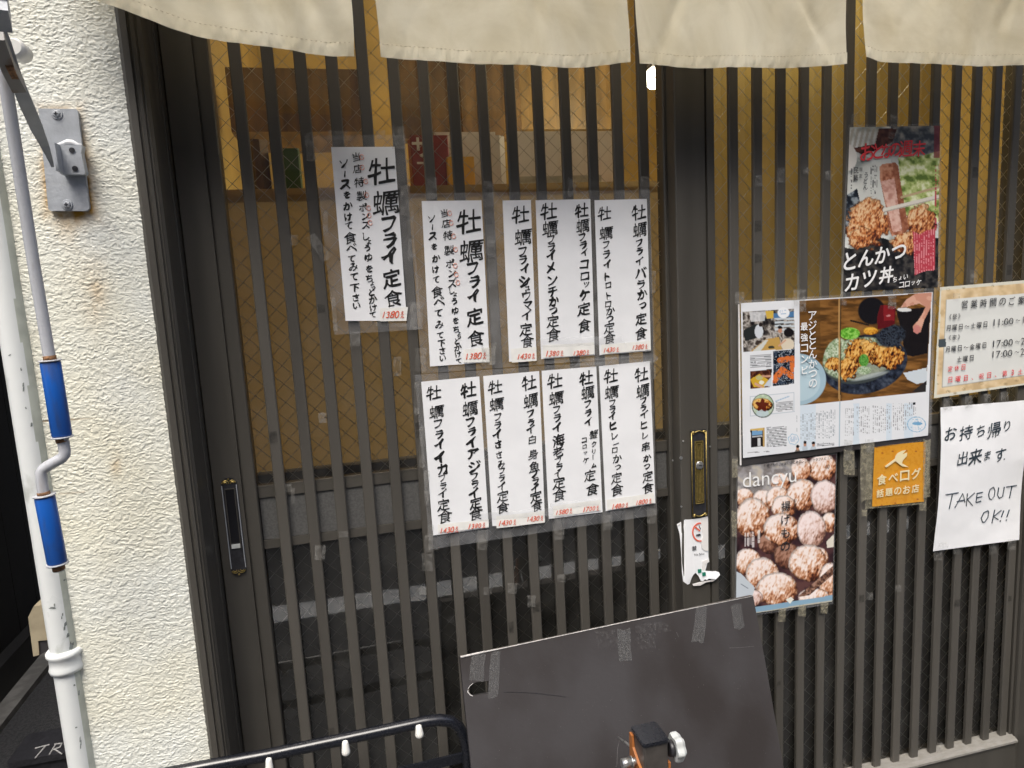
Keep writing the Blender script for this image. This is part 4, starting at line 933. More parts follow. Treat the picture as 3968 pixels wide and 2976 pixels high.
# ================================================================== POSTERS ON THE RIGHT DOOR
def s2l(c):
    c = np.clip(np.asarray(c, float) / 255, 0, 1); return np.where(c <= .04045, c / 12.92, ((c + .055) / 1.055) ** 2.4)
class Pic:
    """a printed sheet: a fine grid of coloured points, painted in the coordinates of one enlarged view of the photo"""
    def __init__(s, corners, Y, zf, inv, step=.0012, wav=.0012, seed=1):
        a, b_, c_, d__ = [P(*zf(*q_), Y) for q_ in corners]; s.c = (a, b_, c_, d__)
        s.nx = int(np.linalg.norm(b_ - a) / step); s.ny = int(np.linalg.norm(d__ - a) / step)
        u = np.linspace(0, 1, s.nx + 1)[None, :, None]; v = np.linspace(0, 1, s.ny + 1)[:, None, None]
        p = (a * (1 - u) + b_ * u) * (1 - v) + (d__ * (1 - u) + c_ * u) * v
        uu_, vv_ = proj(p); s.x, s.y = inv(uu_, vv_); s.u, s.v = u[..., 0] + 0 * v[..., 0], v[..., 0] + 0 * u[..., 0]
        p[..., 1] -= wav * np.abs(fbm(s.u * 2, s.v * 3, 1.2, 2, seed) - .3)
        s.p = p; s.col = np.zeros(s.x.shape + (3,)) + 255
    def put(s, mask, colr, a=1.0):
        mk = (np.clip(mask.astype(float), 0, 1) * a)[..., None]; s.col = s.col * (1 - mk) + np.asarray(colr, float) * mk
    def ell(s, cx, cy, rx, ry, ang=0, soft=.06):
        ca, sa = math.cos(math.radians(ang)), math.sin(math.radians(ang)); dx, dy = s.x - cx, s.y - cy
        r_ = np.sqrt(((dx * ca + dy * sa) / rx) ** 2 + ((-dx * sa + dy * ca) / ry) ** 2); return np.clip((1 - r_) / soft, 0, 1)
    def poly(s, pts):
        ins = np.zeros(s.x.shape, bool); n = len(pts)
        for i in range(n):
            (x1, y1), (x2, y2) = pts[i], pts[(i + 1) % n]
            if y1 == y2: continue
            c_ = ((y1 > s.y) != (y2 > s.y)) & (s.x < (x2 - x1) * (s.y - y1) / (y2 - y1) + x1); ins ^= c_
        return ins
    def line(s, x1, y1, x2, y2, w):
        dx, dy = x2 - x1, y2 - y1; L_ = dx * dx + dy * dy; t = np.clip(((s.x - x1) * dx + (s.y - y1) * dy) / L_, 0, 1)
        d_ = np.hypot(s.x - x1 - t * dx, s.y - y1 - t * dy); return np.clip((w / 2 - d_) / 2 + .5, 0, 1)
    def n(s, sc, o=3, seed=0): return fbm(s.x, s.y, sc, o, seed)
    def mix(s, mask, cols, sc, seed=0, o=3, lo=.3, hi=.7):
        t = np.clip((s.n(sc, o, seed) - lo) / (hi - lo), 0, .999) * (len(cols) - 1); i = t.astype(int); f = (t - i)[..., None]
        cs_ = np.array(cols, float); k = cs_[i] * (1 - f) + cs_[np.minimum(i + 1, len(cols) - 1)] * f
        mk = np.clip(mask.astype(float), 0, 1)[..., None]; s.col = s.col * (1 - mk) + k * mk
    def ball(s, cx, cy, rx, ry, cols, ang=0, seed=0, crumb=.09, wob=.07, lw=.78, nw=1.0):
        ca, sa = math.cos(math.radians(ang)), math.sin(math.radians(ang)); dx, dy = s.x - cx, s.y - cy
        a_, b_ = (dx * ca + dy * sa) / rx, (-dx * sa + dy * ca) / ry
        wb = 1 + wob * (s.n(.035, 3, seed) - .5) * 2 + .06 * (s.n(.25, 2, seed) - .5); r_ = np.sqrt(a_ * a_ + b_ * b_) / wb
        mk = np.clip((1 - r_) / .05, 0, 1); nz_ = np.sqrt(np.clip(1 - r_ * r_, 0, 1))
        bx_, by_ = dx / rx, dy / ry
        lam = .40 * nz_ - .38 * bx_ - .60 * by_ + .05
        cr = s.n(crumb, 4, seed + 3) - .5; cr2 = fbm(s.x * 1.6 + s.y * .7, s.y * .5 - s.x * .4, crumb * 1.5, 2, seed + 8) - .5
        t = np.clip(.44 + lw * lam + nw * (.8 * cr + 1.05 * cr2), 0, .999) * (len(cols) - 1)
        i = t.astype(int); f = (t - i)[..., None]; cs_ = np.array(cols, float); k = cs_[i] * (1 - f) + cs_[np.minimum(i + 1, len(cols) - 1)] * f
        k = k * (1 - .42 * np.clip((r_ - .84) / .16, 0, 1))[..., None]
        s.col = s.col * (1 - mk[..., None]) + k * mk[..., None]
    def micro(s, mask, vertical, period, colr, a=.7, seed=0, fill=.5, duty=.15):
        q_ = s.x if vertical else s.y + .06 * s.x; al = s.y if vertical else s.x
        ln = np.sin(2 * math.pi * q_ / period) > duty; br_ = vnoise(al, np.floor(q_ / period) * 7.1, 1 / 7.0, seed) > (1 - fill)
        s.put(mask & ln & br_, colr, a)
    def build(s, name, parent, mat='print', gain=.93):
        m = MB(); V = s.p.reshape(-1, 3); nx_, ny_ = s.nx + 1, s.ny + 1; idx = np.arange(nx_ * ny_).reshape(ny_, nx_)
        q_ = np.stack([idx[:-1, :-1], idx[1:, :-1], idx[1:, 1:], idx[:-1, 1:]], -1).reshape(-1, 4)
        m.v = [tuple(p) for p in V.tolist()]; m.f = q_.tolist(); m.mi = [0] * len(m.f); m.sm = [True] * len(m.f)
        return m.build(name, M[mat], parent, col=s2l(s.col.reshape(-1, 3) * .88 + .12 * s.col.reshape(-1, 3).mean(1, keepdims=True)) * gain)
def zoomf(x0, y0, sc): 
    f = lambda x, y: (x0 + x / sc, y0 + y / sc); f.scale = sc; g = lambda u, v: ((u - x0) * sc, (v - y0) * sc); return f, g
FRY = [(84, 34, 22), (150, 72, 34), (204, 116, 56), (226, 156, 96), (238, 198, 150)]

# -- magazine cover with the cutlet held in chopsticks (upper)
zO, iO = zoomf(2800, 400, 1.42038)
oc = [(700, 132), (1196, 124), (1184, 1013), (662, 1038)]
K1 = thing('cutlet_poster', P(*zO(920, 1030), YR - .004), 'laminated magazine cover of a pork cutlet held in white chopsticks, uppermost on the right door', 'poster')
pc_ = Pic(oc, YR - .0050, zO, iO)
pc_.mix(pc_.x > 0, [(150, 155, 150), (205, 208, 204), (225, 226, 222)], .02, 2)
pc_.mix((pc_.y < 330) & (pc_.x > 925), [(70, 76, 86), (120, 122, 124), (170, 166, 158)], .03, 5)
pc_.put(pc_.poly([(700, 140), (930, 140), (900, 240), (700, 260)]) & (np.sin(pc_.x * .22 + pc_.y * .05) > 0), (178, 168, 150), .7)
pc_.mix(pc_.poly([(860, 140), (960, 140), (935, 215), (780, 290), (700, 250), (840, 225)]), [(70, 36, 32), (110, 66, 52)], .05, 3)
pc_.put(pc_.ell(690, 300, 50, 75), (228, 224, 216)); pc_.put(pc_.ell(960, 470, 330, 200, -12, .1), (214, 216, 208), .85)
pc_.mix(pc_.poly([(965, 300), (1110, 285), (1200, 260), (1200, 660), (1010, 620), (985, 480)]), [(96, 122, 46), (160, 182, 92), (205, 216, 140), (236, 240, 200)], .035, 8, 4, .28, .72)
pc_.mix(pc_.poly([(660, 520), (740, 470), (760, 560), (720, 640), (700, 720), (660, 720)]), [(22, 28, 38), (50, 60, 72), (150, 160, 165)], .05, 4)
pc_.put(pc_.ell(760, 575, 42, 14, -20), (44, 84, 150))
pc_.mix(pc_.y > 770 + 30 * np.sin(pc_.x * .02), [(18, 20, 24), (44, 42, 44), (74, 70, 66)], .05, 6)
pc_.ball(800, 660, 118, 138, FRY, 20, 1, .07, .32, .45, 1.5); pc_.ball(760, 740, 70, 60, FRY, 0, 4, .08, .32, .45, 1.5)
pc_.ball(1090, 650, 88, 92, FRY, -20, 2, .07, .32, .45, 1.5); pc_.ball(1010, 770, 80, 66, FRY, 10, 3, .08, .32, .45, 1.5)
st = pc_.poly([(864, 350), (880, 335), (950, 326), (966, 345), (985, 470), (1010, 610), (1026, 690), (1000, 715), (930, 732), (918, 700), (902, 590), (866, 420)])
pc_.mix(st, [(150, 80, 52), (190, 118, 84), (214, 150, 116)], .06, 9)
pc_.mix(pc_.poly([(868, 430), (945, 415), (968, 560), (990, 700), (935, 712), (910, 590)]), [(200, 140, 122), (224, 172, 154), (232, 190, 172)], .05, 10)
pc_.put(st & (pc_.x > 955 + (pc_.y - 480) * .14), (140, 76, 50), .6)
pc_.put(pc_.line(985, 518, 1200, 458, 13), (196, 170, 130)); pc_.put(pc_.line(892, 588, 1200, 512, 24), (226, 220, 206)); pc_.put(pc_.line(892, 597, 1200, 521, 5), (150, 140, 126), .7)
rp_ = pc_.poly([(1046, 705), (1085, 722), (1120, 700), (1172, 692), (1166, 918), (1110, 925), (1058, 946)])
pc_.put(rp_, (196, 58, 74)); pc_.micro(rp_, True, 13, (232, 160, 166), .8, 3, .62)
pc_.put((pc_.x > 1162) & (pc_.y < 300), (150, 40, 52), .65); pc_.micro((pc_.x > 1168) & (pc_.x < 1190) & (pc_.y > 320) & (pc_.y < 700), True, 22, (196, 60, 76), .9, 5, .6)
pc_.micro((pc_.x > 815) & (pc_.x < 850) & (pc_.y > 340) & (pc_.y < 500), True, 11, (40, 40, 44), .8, 4, .55)
pc_.micro((pc_.x > 700) & (pc_.x < 722) & (pc_.y > 350) & (pc_.y < 470), True, 16, (60, 56, 60), .7, 4, .5)
sh = pc_.build('cover_sheet', K1, 'print')
film('laminate_film', K1, [zO(690, 120), zO(1206, 112), zO(1196, 1026), zO(652, 1052)], YR - .0042)
YT = YR - .0072
m = MB()
for ch, x, y, s_ in (('お', 800, 268, 92), ('と', 858, 262, 80), ('な', 905, 262, 74), ('の', 950, 255, 74), ('週', 1010, 250, 88), ('末', 1082, 250, 84)):
    p = P(*zO(x, y), YT); put_glyph(m, ch, p, s_ * px2m(p) / 1.42, .0, .022, shear=.06, slant=.08)
m.build('red_title', M['print_red'], sh)
m = MB()
for txt, x0, y0, x1, y1, s_, o_ in (('とんかつ', 702, 868, 970, 818, 92, .03), ('カツ丼', 712, 985, 902, 945, 88, .03), ('ちょい', 948, 970, 1008, 955, 28, .03), ('コロッケ', 985, 1000, 1080, 985, 30, .03)):
    line_text(m, txt, zO(x0, y0), zO(x1, y1), YT, s_ / 1.42, o_, slant=.12, shear=.10)
m.build('white_title', M['print_white'], sh)
m = MB()
line_text(m, 'うどん', zO(790, 395), zO(786, 462), YT, 28 / 1.42, .012); line_text(m, '民藝', zO(735, 370), zO(733, 410), YT, 32 / 1.42, .012)
line_text(m, '限定', zO(762, 365), zO(760, 400), YT, 20 / 1.42, .01)
m.build('black_lines', M['print_black'], sh)
for t_ in ((732, 85, 46, 60), (945, 95, 44, 70), (935, 175, 50, 40)): 
    u, v = zO(t_[0], t_[1]); tape(K1, u, v, t_[2] / 1.42, t_[3] / 1.42, 0, YR - .0085, 'tape')

# -- double page article
zR, iR = zoomf(2820, 1120, 2.370)
K2 = thing('article_poster', P(*zR(980, 1560), YR - .006), 'laminated magazine double page with a big photo of a fried cutlet bowl', 'poster')
AC = [(120, 130), (1880, 28), (1838, 1345), (140, 1552)]
pc_ = Pic(AC, YR - .0085, zR, iR, .0012)
pc_.put(pc_.x > -1e9, (228, 231, 236))
for xb, w_ in ((735, 70), (1480, 24), (1660, 40), (1180, 26)): pc_.put((np.abs(pc_.x - xb) < w_) & (pc_.y > 1050), (196, 218, 236), .55)
big = pc_.poly([(657, 107), (1872, 34), (1820, 945), (665, 1066)])
wx_ = pc_.x * .15 + pc_.y * 1.0
gr = fbm(pc_.x * .25, pc_.y, .03, 4, 5)
pc_.put(big, (126, 82, 34)); pc_.put(big, (74, 48, 22), np.clip((gr - .45) * 3, 0, .8)); pc_.put(big, (164, 112, 52), np.clip((.5 - gr) * 2.4, 0, .7))
pc_.put(big & (pc_.x < 850) & (pc_.y < 560), (92, 62, 26), .5)
pc_.put(pc_.ell(1320, 200, 130, 130, 0, .1) * big, (24, 22, 26)); pc_.put(pc_.line(1130, 290, 1290, 330, 16) * big, (44, 34, 26))
pc_.put(pc_.poly([(1540, 190), (1700, 180), (1860, 160), (1835, 590), (1700, 620), (1620, 600), (1600, 400)]) & big, (26, 22, 24))
pc_.mix(pc_.ell(1260, 690, 400, 272, -14, .03) * big, [(22, 26, 36), (40, 48, 66), (74, 84, 100)], .03, 7, 4, .25, .8)
pc_.put(pc_.ell(1215, 655, 350, 215, -12, .04) * big, (62, 70, 70))
pc_.mix(pc_.ell(1190, 640, 330, 196, -12, .06) * big, [(96, 116, 84), (150, 168, 138), (196, 208, 180)], .08, 4, 3)
pc_.put(pc_.ell(1260, 745, 250, 76, -14, .1) * big, (142, 150, 132), .8)
pc_.mix(pc_.ell(985, 600, 100, 165, 24, .08) * big, [(110, 140, 96), (168, 186, 150), (206, 216, 192)], .07, 14)
pc_.mix(pc_.ell(1120, 408, 98, 58, 0, .1) * big, [(70, 150, 30), (112, 190, 52), (150, 214, 92)], .06, 2)
pc_.ball(1310, 385, 70, 38, [(150, 84, 16), (214, 140, 30), (240, 180, 60)], 0, 3, .07)
F2 = [(52, 24, 18), (110, 54, 22), (190, 112, 36), (226, 158, 62), (240, 190, 104)]
pc_.ball(1190, 600, 120, 165, F2, 28, 5, .040, .34, .38, 1.5); pc_.ball(1100, 730, 95, 105, F2, 0, 6, .040, .34, .38, 1.5); pc_.ball(970, 690, 70, 60, F2, 0, 9, .040, .34, .38, 1.5)
pc_.ball(1330, 590, 90, 140, F2, -30, 7, .040, .34, .38, 1.5); pc_.ball(1470, 620, 150, 125, F2, 12, 8, .040, .34, .38, 1.5)
pc_.mix(pc_.ell(1250, 655, 48, 62, 0, .15) * big, [(60, 130, 40), (104, 176, 70)], .09, 2)
pc_.mix(pc_.ell(1250, 745, 70, 42, 0, .15) * big, [(120, 150, 104), (190, 206, 176)], .12, 2)
pc_.put(pc_.ell(1310, 800, 200, 24, -14, .3) * big, (176, 186, 188), .7)
pc_.mix(pc_.ell(1500, 430, 150, 110, -20, .2) * big, [(24, 28, 40), (60, 70, 84), (24, 26, 34)], .05, 9)
cup = pc_.poly([(1400, 150), (1440, 145), (1540, 165), (1535, 320), (1470, 350), (1372, 372), (1372, 250)])
pc_.put(cup & big, (96, 18, 24)); pc_.put(cup & (pc_.x > 1430) & (pc_.x < 1530) & (pc_.y < 290), (140, 28, 34)); pc_.put(pc_.ell(1475, 245, 22, 8, -10), (214, 150, 150), .8)
hand = pc_.poly([(1585, 168), (1640, 95), (1720, 45), (1790, 35), (1874, 34), (1862, 170), (1800, 290), (1770, 395), (1735, 412), (1702, 392), (1700, 340), (1745, 290), (1790, 220), (1815, 165), (1760, 132), (1690, 150), (1640, 165)])
pc_.put(hand & big, (222, 166, 142)); pc_.put(hand & (pc_.n(.012, 2, 3) > .5), (198, 130, 106), .6); pc_.put(pc_.ell(1735, 370, 32, 42, 10) * hand, (206, 120, 120), .7)
pc_.put(pc_.ell(1620, 190, 68, 20, 3) * big, (222, 222, 222)); pc_.put(pc_.poly([(1610, 772), (1826, 722), (1832, 850), (1735, 872), (1650, 830)]) & big, (206, 216, 224))
pc_.put(pc_.poly([(1690, 945), (1825, 840), (1824, 950)]) & big, (40, 40, 44), .9)
plt = pc_.ell(640, 830, 265, 240, 0, .02) * big
pc_.put(plt, (158, 188, 204)); pc_.put(pc_.ell(640, 845, 215, 190, 0, .05) * big, (178, 204, 216)); pc_.put(pc_.line(700, 650, 830, 740, 10) * big, (70, 90, 100), .8)
pc_.put((np.abs(pc_.x - 1023) < 8) & big, (196, 150, 88), .8); pc_.put((np.abs(pc_.x - 1036) < 5) & big, (40, 30, 22), .7); pc_.put((np.abs(pc_.x - 1026) < 5) & (pc_.y > 1030), (146, 176, 196), .8)
# small pictures on the left page
a_ = pc_.poly([(138, 208), (610, 183), (613, 546), (142, 580)])
pc_.mix(a_, [(26, 24, 26), (92, 84, 78), (196, 190, 182), (60, 50, 44)], .022, 3, 4, .25, .75)
pc_.put(pc_.poly([(200, 210), (345, 203), (340, 290), (210, 300)]) & a_, (216, 218, 222), .8); pc_.put(pc_.poly([(345, 203), (418, 198), (418, 270), (360, 275)]) & a_, (216, 178, 66))
pc_.put(pc_.poly([(430, 255), (612, 240), (612, 400), (430, 400)]) & a_ & (np.sin(pc_.y * .19) > -.2), (196, 206, 214)); pc_.put(pc_.poly([(420, 225), (612, 205), (612, 255), (420, 265)]) & a_, (70, 120, 170))
pc_.put(pc_.poly([(140, 380), (255, 320), (300, 330), (300, 440), (160, 480)]) & a_, (40, 44, 44)); pc_.put(pc_.ell(285, 390, 40, 66) * a_, (206, 212, 220)); pc_.put(pc_.ell(300, 328, 18, 20) * a_, (44, 34, 32))
pc_.put(pc_.poly([(200, 578), (350, 460), (470, 440), (500, 555)]) & a_, (198, 156, 78)); pc_.put(pc_.poly([(220, 577), (340, 470), (370, 470), (300, 572)]) & a_, (206, 210, 204))
pc_.put(pc_.ell(550, 510, 62, 60) * a_, (220, 206, 182)); pc_.put(pc_.ell(560, 400, 48, 42) * a_, (28, 24, 26)); pc_.put(pc_.ell(480, 380, 20, 26) * a_, (196, 140, 110)); pc_.put(pc_.ell(478, 352, 22, 16) * a_, (32, 28, 30)); pc_.put(pc_.line(470, 520, 530, 470, 14) * a_, (214, 160, 130)); pc_.put(pc_.ell(400, 535, 30, 14) * a_, (60, 60, 50))
pc_.put(pc_.ell(512, 218, 58, 52, 0, .1), (238, 241, 246)); pc_.micro(pc_.ell(512, 212, 40, 22) > .2, False, 14, (90, 150, 206), .8, 2, .6)
pc_.micro((pc_.x > 205) & (pc_.x < 400) & (pc_.y + .06 * pc_.x > 622) & (pc_.y + .06 * pc_.x < 738), False, 15.5, (96, 98, 104), .75, 5, .9, .05)
a_ = pc_.poly([(418, 572), (613, 550), (610, 870), (414, 890)]); pc_.mix(a_, [(16, 22, 32), (30, 42, 60), (60, 74, 92)], .04, 4)
pc_.put(a_ & (pc_.n(.16, 2, 6) > .66), (200, 210, 220), .7)
for g_ in (((480, 655, 590, 635), (590, 635, 600, 740), (430, 840, 500, 740), (500, 740, 590, 800), (440, 800, 480, 770)),):
    for l_ in g_: pc_.put(pc_.line(*l_, 52 + 8 * 0) * a_ * np.clip((pc_.n(.08, 3, 8) - .25) * 6, 0, 1), (226, 112, 46))
a_ = pc_.poly([(205, 757), (404, 734), (400, 896), (205, 916)]); pc_.mix(a_, [(60, 28, 20), (120, 66, 40), (40, 26, 24)], .03, 3)
pc_.put(pc_.poly([(206, 830), (290, 780), (400, 850), (330, 905), (240, 900)]) & a_, (214, 170, 40)); pc_.put(pc_.ell(290, 815, 34, 22) * a_, (190, 186, 120)); pc_.put(pc_.ell(310, 858, 24, 18) * a_, (230, 230, 214)); pc_.put(pc_.poly([(330, 890), (402, 800), (402, 896)]) & a_, (196, 206, 216)); pc_.put(pc_.line(320, 800, 390, 800, 18) * a_, (206, 150, 120)); pc_.put(pc_.line(255, 870, 310, 900, 22) * a_, (214, 160, 130))
# rounded box and bowl
bxm = pc_.poly([(200, 985), (610, 945), (612, 1130), (203, 1172)]) & ~pc_.poly([(206, 992), (604, 952), (606, 1124), (209, 1165)]); pc_.put(bxm, (170, 186, 200), .8)
pc_.put(pc_.ell(322, 1072, 104, 112, 0, .03), (70, 84, 80)); pc_.mix(pc_.ell(322, 1070, 97, 105, 0, .04), [(170, 196, 160), (206, 216, 196)], .05, 3)
pc_.ball(318, 1062, 98, 62, F2, 8, 11, .07); pc_.put(pc_.ell(318, 1140, 60, 34), (190, 208, 220), .8)
th = np.arctan2(pc_.y - 1068, pc_.x - 315); pc_.put(np.hypot(pc_.x - 315, pc_.y - 1068) < 50 + 14 * np.cos(5 * th + 1.2), (92, 24, 14), .92)
pc_.put(pc_.line(440, 1030, 560, 985, 9), (110, 160, 206), .6); pc_.micro((pc_.x > 440) & (pc_.x < 600) & (pc_.y + .06 * pc_.x > 1065) & (pc_.y + .06 * pc_.x < 1150), False, 14, (90, 92, 98), .75, 8, .9, .05)
a_ = pc_.poly([(208, 1288), (340, 1273), (342, 1444), (214, 1456)]); pc_.put(a_, (34, 30, 32)); pc_.put(a_ & (pc_.y < 1300), (214, 180, 96)); pc_.put(pc_.poly([(225, 1305), (318, 1296), (318, 1335), (225, 1345)]), (110, 160, 206)); pc_.put(a_ & (pc_.x > 322), (196, 160, 96)); pc_.put(pc_.poly([(275, 1368), (300, 1366), (300, 1440), (275, 1445)]), (206, 208, 210)); pc_.put(pc_.poly([(225, 1350), (318, 1342), (318, 1356), (225, 1364)]), (180, 184, 190))
pc_.micro((pc_.x > 355) & (pc_.x < 540) & (pc_.y + .06 * pc_.x > 1292) & (pc_.y + .06 * pc_.x < 1475), False, 14.5, (84, 86, 92), .8, 9, .9, .05)
for cx_, cy_ in ((602, 1380),): pc_.put(np.abs(np.hypot(pc_.x - cx_, pc_.y - cy_) - 46 - 3 * np.sin(6 * np.arctan2(pc_.y - cy_, pc_.x - cx_))) < 3, (120, 176, 214), .8); pc_.micro(np.hypot(pc_.x - cx_, pc_.y - cy_) < 30, False, 13, (110, 160, 206), .8, 3, .7)
# body copy in vertical columns
for x0_, x1_, ya, yb in ((632, 648, 1145, 1310), (664, 845, 1135, 1385), (846, 885, 1120, 1380), (888, 985, 1105, 1380)): pc_.micro((pc_.x > x0_) & (pc_.x < x1_) & (pc_.y > ya) & (pc_.y < yb - (pc_.x - 640) * .03), True, 18.5, (136, 146, 156), .75, 12, .5, .1)
for x0_, x1_, ya, yb in ((1078, 1165, 1095, 1345), (1175, 1300, 1078, 1330), (1325, 1500, 1068, 1320), (1515, 1640, 1052, 1295), (1640, 1725, 1040, 1165)): pc_.micro((pc_.x > x0_) & (pc_.x < x1_) & (pc_.y > ya) & (pc_.y < yb), True, 18.5, (140, 142, 148), .75, 15, .5, .1)
pc_.put(pc_.poly([(1700, 1040), (1722, 1038), (1722, 1062), (1700, 1064)]), (40, 42, 48))
for x_, y_ in ((640, 1462), (708, 1425), (785, 1430)):
    pc_.put(pc_.ell(x_, y_ + 40, 26, 34), (186, 200, 212) if x_ > 660 else (120, 110, 100)); pc_.put(pc_.ell(x_, y_, 14, 20), (190, 138, 110)); pc_.put(pc_.ell(x_, y_ - 18, 16, 14), (36, 30, 30))
pc_.micro((pc_.x > 815) & (pc_.x < 975) & (pc_.y + .06 * pc_.x > 1462) & (pc_.y + .06 * pc_.x < 1500), False, 15, (96, 98, 104), .75, 7, .9, .1)
e_ = np.sqrt(((pc_.x - 1732) / 82) ** 2 + ((pc_.y - 1243) / 68) ** 2); pc_.put(np.abs(e_ - 1) < .05, (120, 176, 214), .9); pc_.put(pc_.ell(1740, 1235, 48, 16), (96, 160, 206), .9); pc_.micro((e_ < .8) & (np.abs(pc_.y - 1240) > 24), False, 18, (120, 176, 214), .7, 6, .6)
pc_.micro((pc_.x > 180) & (pc_.x < 385) & (np.abs(pc_.y + .06 * pc_.x - 1518) < 8), False, 30, (110, 110, 114), .7, 6, .7, -.5)
sh = pc_.build('article_sheet', K2, 'print_gloss')
film('laminate_film', K2, [zR(85, 108), zR(1916, 4), zR(1866, 1385), zR(110, 1618)], YR - .0062)
m = MB(); m.face([P(*zR(x, y), YR - .0066) for x, y in ((125, 1625), (1865, 1375), (1866, 1322), (128, 1530))]); m.build('backing_strip', M['board'], K2)
m = MB(); m.face([P(*zR(x, y), YR - .0067) for x, y in ((96, 140), (108, 139), (126, 1620), (110, 1618))]); m.build('side_strip', M['whitecard'], K2)
m = MB(); YT = YR - .0105
line_text(m, 'アジととんかつの', zR(778, 245), zR(782, 865), YT, 84 / 2.37, .012)
line_text(m, '最強コンビ', zR(702, 345), zR(708, 742), YT, 72 / 2.37, .018)
m.build('white_title', M['print_white'], sh)
for t_ in ((110, 80, 80, 110), (660, 75, 110, 150), (1105, 1480, 70, 190), (1300, 1440, 80, 130), (70, 1590, 46, 110), (1060, 90, 60, 120), (1510, 110, 70, 140), (690, 150, 60, 120)):
    u, v = zR(t_[0], t_[1]); tape(K2, u, v, t_[2] / 2.37, t_[3] / 2.37, 0, YR - .0118, 'tape')

# -- magazine cover of croquettes
zD, iD = zoomf(2500, 1500, 1.5068)
K3 = thing('croquette_poster', P(*zD(800, 1300), YR - .004), 'laminated magazine cover full of fried croquette balls, lowest on the right door', 'poster')
dc = [(541, 462), (1114, 392), (1092, 1252), (530, 1336)]
pc_ = Pic(dc, YR - .0050, zD, iD, .00115)
pc_.mix(pc_.x > 0, [(40, 22, 28), (66, 38, 44), (96, 60, 58)], .02, 3)
pc_.mix((pc_.y < 660) & (pc_.x < 900), [(120, 112, 108), (160, 156, 158), (190, 178, 160)], .03, 3); pc_.put((pc_.y < 640) & (pc_.x < 850) & (np.sin((pc_.x + pc_.y) * .5) > .2), (186, 190, 198), .35)
CRQ = [(66, 28, 18), (128, 68, 38), (188, 118, 76), (222, 168, 132), (240, 210, 192), (250, 234, 228)]
CRP = [(120, 76, 62), (176, 128, 108), (216, 178, 164), (236, 210, 204), (246, 228, 226)]
DRK = [(48, 24, 22), (88, 48, 36), (132, 84, 62), (176, 128, 106)]
for cx_, cy_, rx, ry, cl in ((1035, 470, 85, 85, CRQ), (910, 480, 62, 70, CRQ), (790, 560, 60, 60, CRQ), (575, 640, 62, 52, CRQ), (690, 660, 70, 64, CRQ), (775, 650, 72, 76, CRQ), (915, 630, 92, 98, CRQ), (1050, 640, 88, 100, CRP), (1075, 790, 50, 60, CRQ), (720, 910, 60, 66, DRK), (830, 985, 80, 80, DRK), (628, 765, 108, 122, CRQ), (810, 700, 74, 70, CRQ), (795, 830, 110, 96, CRQ), (970, 830, 88, 112, CRP), (1010, 1000, 60, 70, CRQ), (600, 1020, 78, 82, CRQ), (950, 1025, 116, 112, CRQ), (682, 1090, 98, 98, CRQ), (1075, 1130, 64, 110, CRQ), (770, 1180, 122, 104, CRQ), (985, 1225, 95, 52, CRQ), (620, 1230, 70, 50, CRP)):
    pc_.ball(cx_, cy_, rx, ry, cl, 0, int(cx_ + cy_) % 60, .055)
pc_.put(pc_.poly([(1060, 900), (1100, 860), (1110, 930), (1060, 940)]), (226, 220, 204)); pc_.mix(pc_.poly([(890, 1225), (1100, 1040), (1100, 1090), (960, 1215)]), [(60, 34, 30), (120, 80, 60), (170, 130, 110)], .09, 4)
pc_.put(pc_.poly([(520, 1070), (560, 1090), (640, 1170), (620, 1240), (520, 1235)]), (196, 206, 216)); pc_.put(pc_.line(560, 1150, 600, 1175, 4), (60, 70, 90), .7)
bm = pc_.y > 1282 - .152 * (pc_.x - 648); pc_.put(bm, (132, 172, 200)); pc_.put(bm & (pc_.y > 1312 - .152 * (pc_.x - 648)), (190, 186, 170))
pc_.put(pc_.poly([(820, 1240), (850, 1225), (868, 1240), (845, 1265)]), (236, 236, 226))
pc_.micro((pc_.x > 580) & (pc_.x < 606) & (pc_.y > 850) & (pc_.y < 930), True, 26, (226, 222, 222), .8, 3, .7, -.6); pc_.micro((pc_.x > 612) & (pc_.x < 636) & (pc_.y > 845) & (pc_.y < 935), True, 24, (226, 222, 222), .8, 4, .7, -.6); pc_.micro((pc_.x > 650) & (pc_.x < 670) & (pc_.y > 835) & (pc_.y < 910), True, 22, (226, 222, 222), .8, 6, .7, -.6)
sh = pc_.build('cover_sheet', K3, 'print')
film('laminate_film', K3, [zD(532, 455), zD(1120, 385), zD(1098, 1266), zD(520, 1350)], YR - .0042)
YT = YR - .0070
m = MB(); flow_text(m, 'dancyu', zD(565, 588), 122 / 1.5068 * 1.08, YT, dirpx=(1, -.115), off=-.004, sx=1.0); m.build('white_title', M['print_white'], sh)
m = MB(); line_text(m, '揚げもの', zD(822, 695), zD(818, 930), YT, 62 / 1.5068, .012, size=60 / 1.5068)
line_text(m, 'お好きでしょ', zD(876, 660), zD(873, 800), YT, 20 / 1.5068, .008); line_text(m, '「揚げもの」が旨い店と絶品レシピ', zD(700, 458), zD(955, 430), YT, 17 / 1.5068, .012); line_text(m, 'クラフトビール', zD(985, 425), zD(1085, 413), YT, 15 / 1.5068, .012)
line_text(m, '10', zD(1056, 466), zD(1070, 464), YT, 24 / 1.5068, .0)
m.build('black_title', M['print_black'], sh)
for t_ in ((798, 1330, 42, 80), (918, 1305, 44, 68), (1046, 1290, 44, 62)):
    u, v = zD(t_[0], t_[1]); tape(K3, u, v, t_[2] / 1.5, t_[3] / 1.5, 4, YR - .0085, 'tape_old')
for t_ in ((525, 470, 34, 110), (520, 800, 30, 150)):
    u, v = zD(t_[0], t_[1]); tape(K3, u, v, t_[2] / 1.5, t_[3] / 1.5, 0, YR - .0085, 'tape_old')

